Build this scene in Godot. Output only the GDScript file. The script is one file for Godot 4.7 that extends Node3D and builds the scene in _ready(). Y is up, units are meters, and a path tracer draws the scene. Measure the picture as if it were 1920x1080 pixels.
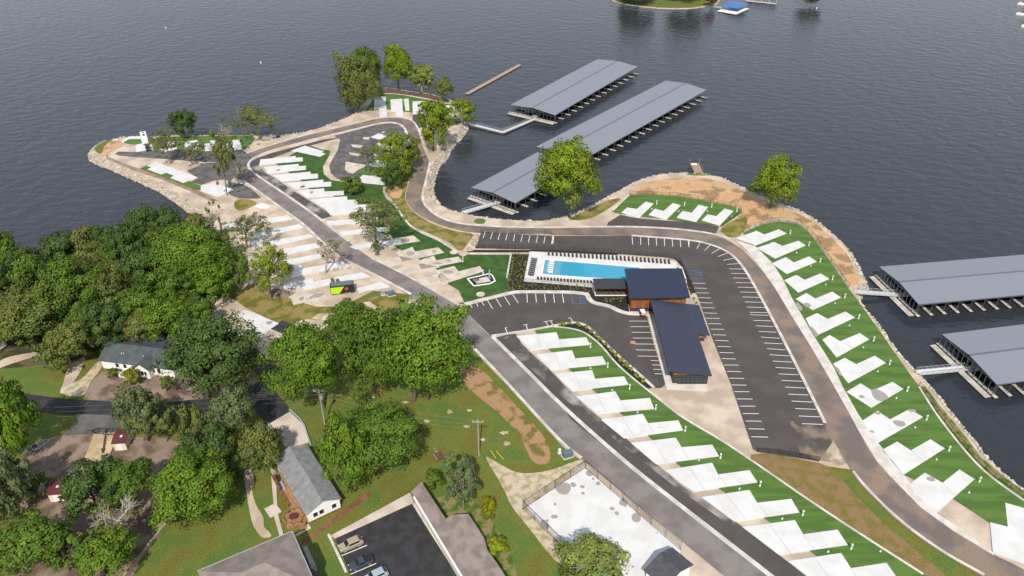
extends Node3D
# Lakeside resort seen from the air: campground pads, clubhouse with pool, covered docks, houses and trees.
# world coordinates in metres (x, z pairs)
const SHORE := [-219.9,-198.4,-171.9,-204.6,-150.4,-207.8,-136.9,-211.1,-124.5,-217.9,-108.7,-217.2,-99.1,-222.1,-100.7,-234.4,-129.2,-262.6,-135.7,-267.5,-142.6,-272.6,-151.6,-279.3,-159.2,-284.8,-163.4,-287.1,-166.9,-289.8,-169.9,-293,-171.9,-296.9,-172.3,-300.8,-171,-305.4,-168.2,-307.7,-165.2,-310.1,-158.6,-310.7,-149.6,-310.7,-140.8,-311.6,-127.3,-311.9,-118.2,-311.9,-109.6,-311.9,-99.3,-311.9,-90,-314.9,-83.6,-320.4,-78.3,-326.8,-74.6,-332,-71.7,-337.4,-70.2,-341.5,-68.6,-358.1,-66.8,-375.2,-55.7,-371.2,-48.5,-367.6,-39.4,-364.2,-35,-361.1,-28.3,-355.1,-23.1,-343.6,-20.9,-333.4,-21.6,-324.2,-23.4,-315.5,-25.7,-308.3,-27.8,-300.2,-28.4,-291.4,-30.8,-286.1,-31.7,-276.9,-32.1,-265.3,-30.6,-255.8,-27.3,-248.5,-23.5,-243.9,-19.2,-241.1,-12.9,-238.3,-6.1,-236.3,1.5,-235,7.7,-234.6,12.2,-234.8,16.9,-237.1,19.4,-238.3,21.7,-239.9,28.3,-245.6,35.4,-253.6,41.4,-259.8,47.2,-266.3,53.6,-271,60.1,-273.5,67.2,-273.9,75.6,-272,79.7,-269.6,82.3,-265.8,87.1,-258.9,91.9,-251.9,96.3,-247.2,101.8,-241.9,105.2,-231.3,107.3,-220.3,107.7,-212.1,106.1,-202.4,105.6,-195.4,102.7,-193.4,100.2,-189.6,99.7,-183.2,101,-177.9,100.8,-172.8,100.9,-163.9,101.6,-157.7,102.6,-152.7,103.4,-148.6,103.7,-144.5,103.8,-140.1,104.1,-134.5,104.8,-129.2,104.8,-123.1,106,-119.4,107.8,-114.2,112.6,-106,119.3,-95.1,127,-76.8,160,0,-200,0,-420,-160]
const NSH := 101
const FAR := [67,-641.5,70.9,-569.4,74.5,-561.4,84.4,-552,98.1,-545.9,110.5,-543.7,123.4,-545.2,133.9,-552,142.3,-556.6,150.8,-586,195,-683.9,165.2,-757.6,103.6,-731.5]
const FAR2 := [216,-622,205.5,-569.4,208.8,-562.2,215.7,-566.2,232.1,-603.5,252.6,-683.9]
const SHEETS := [
["lawn","grass",1,0,[-237.4,-199.9,-157.8,-203,-135.4,-207.8,-107.7,-214.5,-97.7,-219.3,-92.3,-214.5,-86,-198.4,-79.5,-191,-64.1,-182.7,-48.8,-182.7,-40.9,-191,-29.7,-189,-30,-184.6,-20.7,-178.2,-11.4,-164.3,-1.3,-148.2,6.3,-135.4,12,-126,15.5,-122.4,4.5,-112.3,2.7,-108.1,8.4,-100.1,11.1,-92.7,8.8,-70.3,2.8,-41.4,-139,-41.4]],
["meadow_strip","olive",1,1,[-79.5,-191,-78.8,-196.9,-65.1,-186.8,-49.9,-180,-40.6,-189,-31.1,-187.9,-29.6,-185.1,-36.3,-180,-47.6,-176.1,-58.8,-173,-68.4,-176.1,-76.8,-181.9,-82.6,-188.2]],
["woodland_floor","mulch",1,1,[-203.8,-198.4,-158.7,-204.6,-133.7,-207.8,-107.7,-214.5,-96.3,-216.2,-87.3,-198.4,-86.8,-186.8,-89.3,-182.7,-89,-171.1,-95.9,-166.2,-106.4,-167.4,-114.7,-154.9,-170.5,-152.7]],
["dirt_clearing","sand",1,1,[-89.3,-182.7,-84.8,-187.9,-81.5,-187.4,-76.1,-181.9,-65.1,-174.6,-58.2,-170.6,-51.5,-166.2,-52.4,-160.4,-62.7,-157.1,-69.5,-161.6,-77.6,-165,-84.3,-172.3]],
["sand_patch","sand",1,1,[-61.2,-174,-57.7,-176.9,-52.9,-175.4,-50.9,-180.4,-49.8,-179.6,-50.4,-174,-53.6,-169.4,-58.5,-171.5]],
["dirt_path","sand",1,0,[-43.1,-184.9,-41.1,-185.2,-38.3,-182.2,-39.9,-180.9]],
["gravel_yard","gravel",1,1,[-105,-143,-105.1,-150.2,-104.3,-154.4,-90.5,-152.3,-77.6,-150.2,-66.2,-152.3,-62.4,-149.4,-67.8,-144.1,-74.9,-142.2,-85,-141.4,-98,-141.8]],
["gravel_lot","gravel",1,1,[-109.2,-126.4,-105.1,-130.1,-101.9,-131.2,-88.6,-130.1,-75.5,-129.2,-74.5,-124.2,-77.6,-119.1,-73.7,-109.5,-69.2,-105.7,-70.7,-100.7,-71.9,-91.6,-67.9,-79.7,-85.6,-79.7,-98.9,-102.7,-108.2,-116.8]],
["dirt_road","sand",1,1,[-134.6,-153.1,-132.7,-157.8,-131.4,-159.7,-123,-162.3,-121.7,-160.6,-125.4,-159.2,-131.2,-155.1,-133.6,-151.3]],
["dirt_track","sand",1,1,[-114,-155.2,-112.1,-159.7,-111,-159.3,-109.5,-152,-109.9,-145.9,-110.3,-144.9,-111.1,-145.2,-112.1,-149.6]],
["gravel_path","palegravel",1,1,[-110.6,-145.2,-110.3,-148.6,-107.7,-150.6,-107.6,-157.8,-105.2,-158.2,-105,-155.6,-105.4,-148.6,-104.6,-144.9,-105.3,-143.6,-109.1,-144.2]],
["shade_lawn","sand",1,1,[-115,-169.4,-114.4,-172.3,-111.8,-171.1,-112,-168.2,-113.4,-167]],
["dirt_trench","sand",1,1,[-58.7,-119.9,-56.7,-120.1,-55,-115.5,-55.1,-113.8,-52.9,-109.5,-50.6,-106.9,-50,-104.2,-48.3,-102.9,-47.6,-101.8,-49.3,-101.4,-50.7,-102.7,-52.7,-105.3,-56.2,-113.8]],
["flower_bed","redmulch",1,0,[-41.6,-100.7,-39.4,-102.9,-31.4,-112.5,-30.2,-113.6,-29.5,-112.3,-31.1,-110.8,-38.9,-102.1,-40.8,-99.7]],
["dirt_bank","soil",1,1,[-14.7,-154.9,-11,-156.2,-7.5,-154,-3.7,-148.2,1.7,-139.5,7.7,-129.8,8.8,-123.4,7.5,-121.1,4.7,-121.5,3,-126.4,1.6,-131,-3.8,-138.8,-8.7,-144.1,-12.3,-149.4]],
["gravel_edge","palegravel",1,1,[-6.7,-124.7,-3.1,-121.7,1.5,-118.3,8.5,-119.4,14.6,-122.8,17.3,-122.5,2.2,-109,12.6,-95.9,11.2,-94.3,8.2,-95.9,3.2,-104.4,0,-109,-2.3,-115.8]],
["scrub_bank","scrub",1,1,[-17.8,-110.9,-12.4,-113.1,-6.6,-110.2,-3.2,-104,0,-97.6,1.5,-90.4,-5.8,-84.9,-9.3,-97.6]],
["clay_mound","clay",1,1,[42.5,-256.3,48.4,-263.5,55.9,-267.7,62.8,-269.1,75.1,-269.6,81.6,-263,91.2,-249.3,95.2,-243.5,101.4,-238.7,104.5,-228.7,106.2,-217.9,106.8,-210.4,105.3,-201.5,104.8,-195.4,101.6,-193.4,100.5,-195.4,100.4,-209.5,100.1,-222.5,99.8,-230.9,97.8,-235.9,92.2,-237.5,85.3,-234.8,75.5,-226.1,68.5,-222.5,67.5,-225.7,79.1,-238.3,80.7,-243.1,69.1,-250.6,60,-253.6,42.7,-254.5]],
["dry_grass_bank","olive",1,1,[-40.3,-270.2,-38.9,-264,-39.1,-254.2,-37.5,-247.1,-33.7,-239.9,-30.2,-235.7,-25.3,-230.9,-18.4,-227.1,-13,-225.9,-12.9,-223.8,-14.2,-219.6,-15.9,-214.2,-17.7,-215,-20,-219.6,-27.2,-225.6,-33.7,-230.6,-38.1,-237.6,-41.1,-247.1,-45.7,-252.8,-47.3,-259.4,-44.1,-265.5,-41.2,-269.4]],
["bare_soil_patch","clay",1,1,[-46.2,-258.6,-43.6,-261.7,-40.5,-260.1,-40,-253.5,-41.7,-251.3,-43.8,-252.8]],
["dry_grass_corner","olive",1,1,[19.6,-236.2,21.5,-238,30.3,-246.4,35.2,-251,41.2,-252.8,27.5,-235.7,21.3,-234.9]],
["grass_tuft_patch","grass",1,1,[-13.6,-233.4,-12,-237,-8.6,-235.7,-9.7,-231.9]],
["tip_grass","grass",1,1,[-171.5,-296.9,-172.3,-301.1,-171.3,-305.2,-168.4,-307.8,-167.6,-303.9,-168.5,-299.2,-166.2,-293.2,-167.2,-291.8]],
["tip_soil","clay",1,1,[-168.5,-299.2,-168.5,-306.3,-164.4,-307.3,-160.8,-300.6,-162.9,-296.9,-164.5,-288.3,-167,-291.4,-166.2,-293.2]],
["tip_gravel_walk","redgravel",1,0,[-164.4,-292.3,-161.5,-288.7,-152.9,-282.6,-143.5,-276.7,-122.8,-263.2,-114.2,-257.2,-105.3,-249.9,-108.5,-249.9,-117.9,-257.5,-132.6,-267.9,-147.7,-276.7,-162,-287.4]],
["headland_soil","bark",1,1,[-67.6,-374.3,-62.3,-373.9,-55.8,-370.7,-48.4,-367.3,-39.5,-364.2,-33.5,-359.1,-28.1,-354.1,-32.2,-352.7,-41.1,-357.8,-55,-364.4,-66.1,-365.4]],
["loop_grass","grass",1,1,[-54.3,-313.1,-49.2,-314.3,-43.8,-307.1,-36.1,-286.1,-37.7,-271,-39.9,-264,-47.5,-260.7,-51.9,-271,-55.2,-286.1,-54.2,-296.9]],
["verge_grass","grass",1,0,[73.3,-119.9,74.4,-119.9,80.2,-108.8,85.4,-100.1,90.3,-90.4,90.9,-86,85.1,-86,79.5,-95.1,74.2,-104.7,71,-115.3,68.7,-120.8]],
["dry_verge","dryverge",1,0,[53.3,-124.4,57.2,-124.7,67.5,-121.8,69.9,-120.2,71.9,-113.1,75.2,-104.7,80.6,-95.1,85.1,-86,80.2,-83.8,76.8,-93,69.2,-102,61.4,-110.9,55.4,-118.3,52.6,-122.1]],
["seawall_verge","scrub",1,0,[100.8,-147.3,102.6,-147.8,102.8,-139.7,103.7,-132.2,104.1,-123.4,106,-118,108.1,-113.5,111.8,-104.7,109.5,-102.7,106.3,-110.2,102.8,-116.3,101.5,-121.1,100.6,-127.7,100,-136.9]],
["court_building_plot","sand",1,0,[32.6,-97.6,33.9,-99.6,40.1,-92.3,46.1,-84.9,39.1,-79.7,31.6,-79.7]],
["mound_grass","olive",1,1,[70.9,-230.6,80.1,-238.3,81.4,-236.3,76.9,-225.6,72.5,-222,69.6,-226.2]],
["headland_weeds","olive",1,1,[-99.8,-250.6,-96.3,-251.7,-90.3,-248.5,-92.9,-244.3,-95.2,-241.6,-98.2,-244.3]],
["stony_patch","palegravel",1,1,[-14.4,-138.4,-13.9,-137.8,-14.6,-137.9,-15.2,-137.3,-15.3,-138,-15.7,-138.4,-15.3,-138.7,-15.3,-139.4,-14.7,-138.9,-14.1,-139.1]],
["stony_patch","palegravel",1,1,[-19.1,-135.1,-19.6,-134.6,-19.8,-134.6,-20,-134.4,-20.6,-134.9,-20.5,-135.1,-20.7,-135.3,-20.2,-135.7,-19.9,-135.4,-19.8,-135.5]],
["stony_patch","palegravel",1,1,[-9.9,-133.3,-9.7,-132.9,-10.4,-132.9,-10.7,-132.7,-10.9,-133.1,-11.6,-133.3,-11,-133.5,-10.8,-133.7,-10.4,-133.5,-9.8,-133.6]],
["stony_patch","palegravel",1,1,[-1,-131.2,-0.7,-130.7,-1.6,-130.8,-2.1,-130.3,-2.3,-130.8,-3.2,-131.2,-2.4,-131.4,-2.2,-131.9,-1.7,-131.6,-0.8,-131.7]],
["stony_patch","palegravel",1,1,[-0.2,-127.7,-0.8,-127.2,-1,-127.3,-1.3,-126.8,-1.9,-127.4,-1.8,-127.7,-2,-128,-1.4,-128.5,-1,-128.2,-0.9,-128.3]],
["stony_patch","palegravel",1,1,[-24.7,-141.6,-25.3,-141.4,-25.4,-141.1,-25.9,-141.3,-26.5,-141.3,-26.4,-141.6,-26.7,-142,-26,-142,-25.6,-142.2,-25.4,-141.8]],
["stony_patch","palegravel",1,1,[-9.4,-138.8,-9.8,-138.4,-10,-138.4,-10.2,-138.2,-10.8,-138.6,-10.7,-138.8,-10.8,-139,-10.3,-139.3,-10,-139,-9.9,-139.1]],
["stony_patch","palegravel",1,1,[-6.2,-128.9,-6,-128.6,-6.5,-128.4,-6.9,-128.6,-6.9,-128.5,-7.5,-128.9,-7,-129.3,-6.9,-129.3,-6.6,-129.5,-6.1,-129.1]],
["stony_patch","palegravel",1,1,[-32.9,-143.6,-33.4,-143.4,-33.5,-143.1,-33.9,-143.3,-34.4,-143.3,-34.3,-143.6,-34.6,-143.9,-34,-143.9,-33.7,-144,-33.5,-143.7]],
["stony_patch","palegravel",1,1,[-17.6,-147.5,-18,-147.3,-18,-147.1,-18.4,-147.3,-18.9,-147.2,-18.6,-147.5,-18.8,-147.9,-18.4,-147.9,-18,-148,-17.9,-147.7]],
["ramp_verge","grass",1,1,[66.9,-273,69.8,-273.9,75.9,-273.5,76.1,-271.2,67,-271.7]],
["main_road","asphalt_grey",2,-2,[50.6,-80.7,39.9,-92.7,34,-100.1,25.5,-110.3,18.5,-119.3,11.7,-127,5.9,-136.3,-1.3,-148.6,-7.6,-158.8,-16.9,-173,-21.1,-178.9,-29.6,-188.2,-40.9,-198.4,-53.7,-208.8,-62.3,-219.6,-70,-230.6,-77.9,-239.5,-86.6,-249.3,-94.2,-258,-101.5,-266.3,-107.5,-274.9],[59,-80.7,48.6,-92.7,34.9,-109.2,24.7,-121.8,13.8,-135.4,11.5,-140.5,4.1,-152.5,-1.4,-161.3,-5.8,-168.1,-15.3,-183.2,-30.1,-197.5,-44.1,-208.8,-53.1,-219.6,-61.1,-229.4,-67.6,-237.5,-79.4,-251.1,-93,-266.3,-100.2,-274.4]],
["shore_road","asphalt_brown",2,-2,[-109,-271,-113.1,-280.9,-110.9,-287.7,-107.5,-291.9,-101.5,-298.5,-90.9,-308.9,-81.1,-316.1,-70.9,-323.6,-64,-328.7,-60.4,-331.4,-54.6,-333,-48.5,-332,-44.6,-328.7,-41.9,-321.7,-39.3,-311.3,-37.8,-303.6,-35.4,-294.1,-32.5,-283.5,-32.6,-267.2,-32.9,-255,-31.8,-247.7,-28.5,-241.1,-24.2,-235.5,-18.7,-232.5,-12.6,-230.9,-0.5,-229.6,14.9,-229.4,27,-230,39.1,-230,46.7,-229.6,58.5,-227.9,67.8,-225,73.6,-216.9,76.3,-205.6,77.7,-194.5,78.4,-179.5,79.2,-167.9,79.7,-156.4,79.7,-148.6,80,-142,79.8,-132,80.1,-122.6,81,-118.8,84.1,-109.5,87.6,-103.6,93,-97.6,97.4,-94.3,104.7,-84.9],[-95.8,-264,-99.7,-273.5,-103.2,-279.4,-104,-283.5,-103.1,-288.7,-98.6,-295.2,-89.4,-302.5,-79.9,-310.1,-69.8,-317.3,-59.5,-325.2,-53.8,-327.1,-50.1,-325.5,-47.3,-321.7,-45.1,-314.3,-42.9,-305.4,-39.9,-294.1,-38.1,-278.4,-38.6,-264.9,-38.9,-255,-37.5,-247.7,-33.9,-241.1,-30.4,-237.1,-25.4,-232.5,-18.4,-227.9,-10.7,-225.7,7.6,-225.4,14.7,-224.6,38.3,-224.3,51.4,-222.1,58.6,-221,63.9,-218.9,69.4,-213.4,71.6,-204.6,72.3,-190.5,72.7,-176.9,72.9,-164.6,73.1,-148.6,73.1,-134.2,73.7,-119.4,74.2,-115.3,77.8,-105.7,83.2,-97.9,88.5,-92.7,96.1,-84.9]],
["point_spur_road","asphalt_old",2,0,[-160.6,-291.8,-160.2,-294.3,-152.6,-293.9,-146.6,-295.8,-136.3,-296.9,-125.1,-295,-110.3,-295.8,-106.9,-292.3,-98.7,-279.2,-104.2,-279.2,-115,-283.5,-127,-284.8,-136.1,-286.5,-149.8,-288.7,-158.3,-290.3]],
["point_spur_lot","asphalt_old",2,0,[-125.8,-275.5,-120.8,-283.1,-113.8,-283.3,-109.4,-282.6,-106.2,-274.3,-105.8,-266.3,-109.3,-267.9,-112.7,-266.7,-116.1,-263,-120.7,-265.7,-119.3,-269,-125.4,-275.1]],
["lower_spur","asphalt_old",2,0,[-106.7,-261.7,-105.8,-265.1,-101.1,-263.7,-96.7,-260.1,-90.8,-252.4,-92.4,-251.6,-98.9,-251.9,-103,-255]],
["inner_loop_lot","asphalt_old",2,0,[-75.6,-311.3,-69.6,-316.1,-59.3,-324.2,-53.7,-325.8,-49.9,-324.2,-47,-319.2,-45,-309.5,-48.3,-307.1,-48.5,-291.4,-52.7,-286.1,-56.5,-280.4,-57.6,-270.5,-58.4,-269.1,-64,-267,-66.4,-268.6,-69.7,-273.5,-71.6,-279.9,-71.6,-286.1,-71.2,-295.2,-72.3,-307.1]],
["dark_strip_upper","asphalt_dark",2,0,[-72.3,-309.5,-79.3,-307.1,-88.8,-299.7,-97.9,-292.5,-102.3,-287.1,-103.2,-283,-102.2,-279.4,-99,-273.9,-92.3,-265.8,-78.6,-250.2,-67,-237.1,-65.5,-235.9,-62.1,-238.3,-74.7,-251.9,-80.4,-258,-88.8,-267.7,-94.8,-273.5,-99.5,-280.9,-99.8,-284.5,-95.2,-288.7,-89.9,-295.2,-83.5,-300.8]],
["clubhouse_lot","asphalt_dark",2,0,[-10.3,-226.8,5.3,-224.6,13.6,-223.9,38.3,-223.9,51.3,-221.8,58.5,-220.7,63.8,-218.6,69.3,-213.1,71.5,-204.3,72.2,-190.2,72.6,-176.6,72.8,-164.3,73,-148.4,73.1,-134.2,72.6,-128,67.6,-122.1,54.9,-125,54.1,-125.9,54.5,-148.6,54,-169.1,54.2,-186.8,53.4,-196.3,53,-205.3,52.3,-208.5,48.4,-210.1,34.4,-212.1,20.5,-213.8,6,-215.1,-12,-215.8,-11,-220.7]],
["lower_lot","asphalt_dark",2,0,[-15,-182.9,-0.5,-189.3,2,-189.9,21.9,-189.6,22.3,-186.2,23.2,-184.6,24.8,-183.8,27.9,-182.7,30.2,-180.3,32.6,-178.9,35.6,-178.7,37.9,-177.6,37.8,-167.4,38,-157.7,38.1,-148.2,36.9,-146.9,35.2,-146.9,32.1,-152.7,28.2,-159.1,24.3,-166.2,20.9,-173,18.8,-174.3,17.3,-174.6,14.8,-174.3,11.3,-173,6.1,-171.3,-5.5,-168.1]],
["dark_strip_lower","asphalt_dark",2,0,[-4.9,-167.6,0.9,-169.8,2.4,-165.5,4.6,-161.6,9.1,-154.9,14.2,-145.9,17.9,-139.9,24.6,-131.2,30.2,-123.4,36.3,-115,43.4,-107.7,49.6,-100.1,55.1,-93,64.1,-81.7,58.1,-80.7,48.9,-92.4,34.9,-109.2,24.7,-121.8,13.8,-135.6,11.9,-140.3,4.5,-152.3,-1,-161.1]],
["upper_row_strip","asphalt_dark",2,0,[32.2,-231.1,32.6,-233.1,37.5,-238.9,43.7,-236.2,52.8,-234.7,62.7,-233.1,70,-230.4,67.9,-225.7,58.5,-228.7,46.8,-230.1]],
["headland_lot","asphalt_dark",2,0,[-44.9,-336.2,-39.7,-337.3,-37.3,-321.5,-40.7,-320.4,-44.3,-329]],
["headland_lot_east","asphalt_dark",2,0,[-28.5,-330,-23.5,-331.7,-22,-326.8,-26.5,-322.5]],
["condo_lot","asphalt_black",2,0,[-35,-101.3,-20.3,-110.4,-9.7,-92.5,-7.2,-88.2,-27.9,-88.2]],
["yard_parking","asphalt_old",2,0,[-103.2,-137.4,-92.9,-136.9,-92.1,-134.5,-89.1,-130.9,-102.4,-130.5,-102.8,-132.1,-102,-134.8]],
["turf_waterfront","turf",3,0,[77,-226.1,84.5,-231.7,91.1,-234,96.7,-232.5,98.9,-227.9,99.4,-220.3,99.5,-206.9,99.7,-192.5,100.1,-182.1,100.4,-169.3,100.5,-157.7,100.8,-148.2,100.7,-138.4,101.3,-129.1,102.1,-122.4,103.5,-117.7,107.1,-111.8,110.6,-102.7,105.3,-93.9,99.5,-104,96.6,-105.1,92.3,-111.2,84.6,-118.3,82.7,-126.9,82,-136.9,81.9,-147.1,82.3,-157.1,81.8,-166.9,81.2,-178.7,81.1,-197.5,80.5,-208.8,78.4,-217.9]],
["turf_cove","turf",3,0,[42.7,-254.6,48.9,-254.6,60,-253.5,68.9,-249.9,77.5,-245.7,80,-243.1,79.9,-240.3,70.9,-230.4,70.1,-230.9,37.4,-239.7,35,-241.6]],
["turf_roadside","turf",3,0,[6.1,-171.1,11,-172.5,14.6,-172,18.2,-171.1,20.6,-169.1,23.7,-164.3,26.5,-157.1,29.3,-152.1,33.2,-146.3,36.9,-140.8,40.2,-136,47.1,-129.2,52.7,-122.6,61.6,-111.3,69.3,-102.3,77.6,-93,85.5,-84.9,70.6,-83.8,63.7,-91,57.9,-98.4,51.3,-106.3,44,-114.1,37.2,-119.9,31.4,-129.8,25.4,-138.2,19.8,-146.5,14.6,-154.2,9.9,-162.2]],
["turf_commons","turf_fresh",3,0,[-88.1,-293,-83.4,-300.2,-77,-295.8,-74.2,-295.2,-73.7,-291.4,-74,-279.4,-72.2,-272.5,-68.5,-267.2,-63.5,-265.3,-55.5,-264,-47.7,-262.6,-47,-258.5,-45.6,-252.8,-41.8,-247.2,-37.3,-236.3,-33.6,-229.8,-28.7,-225,-24,-221.4,-19.8,-216.2,-16.2,-212.8,-0.3,-212.1,-1.6,-197.5,-0.8,-192.5,0,-190.2,-13.7,-184.3,-15.7,-191,-19.1,-194.5,-23.6,-203.7,-37.9,-216.9,-39.6,-223.2,-46.6,-228.7,-50.2,-240.3,-58.8,-249.8,-63.7,-252.8,-74.9,-259.4,-80,-267.2,-86.4,-274.4,-92.8,-281.9]],
["turf_point","turf",3,0,[-152.4,-308.3,-143.3,-310.1,-124.8,-311.1,-109.8,-310.8,-108.3,-307.3,-109.3,-296.9,-110.4,-296.1,-125.7,-295.8,-137,-296.7,-147,-296.4]],
["turf_point_end","turf",3,0,[-162,-303.4,-161,-307.3,-156.2,-307.5,-154,-302.3,-156.4,-301.5]],
["turf_point_bank","turf",3,0,[-144.8,-277.6,-143.2,-280.3,-140.8,-283.5,-121,-265.7,-114.3,-260.9,-114.9,-258.5,-116.7,-258.8,-133.4,-270.1]],
["turf_headland","turf",3,0,[-66.8,-341.3,-65.8,-364.9,-54.9,-363.8,-40.9,-356.6,-27.1,-351,-23.5,-332.2,-30.6,-331.1,-39.9,-337.3,-57.7,-343.4]],
["turf_loop","turf",3,0,[-60.9,-272.6,-56.4,-280.1,-48.6,-279.2,-48.2,-271,-57.5,-271.6]],
["turf_bush","turf_fresh",3,0,[-63.6,-265.3,-55.6,-264.3,-47.3,-262.3,-46.5,-256.4,-62,-256.4]],
["planting_bed","mulch_black",3,0,[-0.1,-211.9,5.8,-211.9,3.5,-195.7,24.2,-192.7,22.2,-190,2.1,-190.3,-0.1,-190.2,-0.8,-192.5,-1.5,-197.4]],
["patio_bed","mulch_black",3,0,[23.7,-192.5,24.2,-187,33.5,-186.8,33.2,-179.6,32.4,-179.2,30.3,-180.7,28,-183.1,24.8,-184.3,22.9,-185.9,22.4,-189.6]],
["curb_bed","mulch_black",3,0,[11.3,-172.8,14.7,-173.8,17.4,-174.1,18.7,-173.5,20.7,-172.3,24.1,-165.5,28,-158.4,31.8,-152.1,34.7,-146.9,33.2,-146.5,29.4,-152.3,26.6,-157.3,23.9,-164.6,20.7,-169.3,18.3,-171.3,14.7,-172.3]],
["east_bed","mulch_black",3,0,[51.4,-208.6,52.9,-207.6,53.4,-203,53.8,-196.4,53.9,-189.6,52.4,-189.4,52.3,-199.4,52.4,-205.2]],
["fence_bed","mulch_black",3,0,[-14.3,-213.2,-13.7,-214.6,5.6,-214.5,6.4,-214.7,33.8,-212.5,33.7,-211.5,6.3,-213.8,5.5,-213.2]],
]
const COURT := 89
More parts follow.
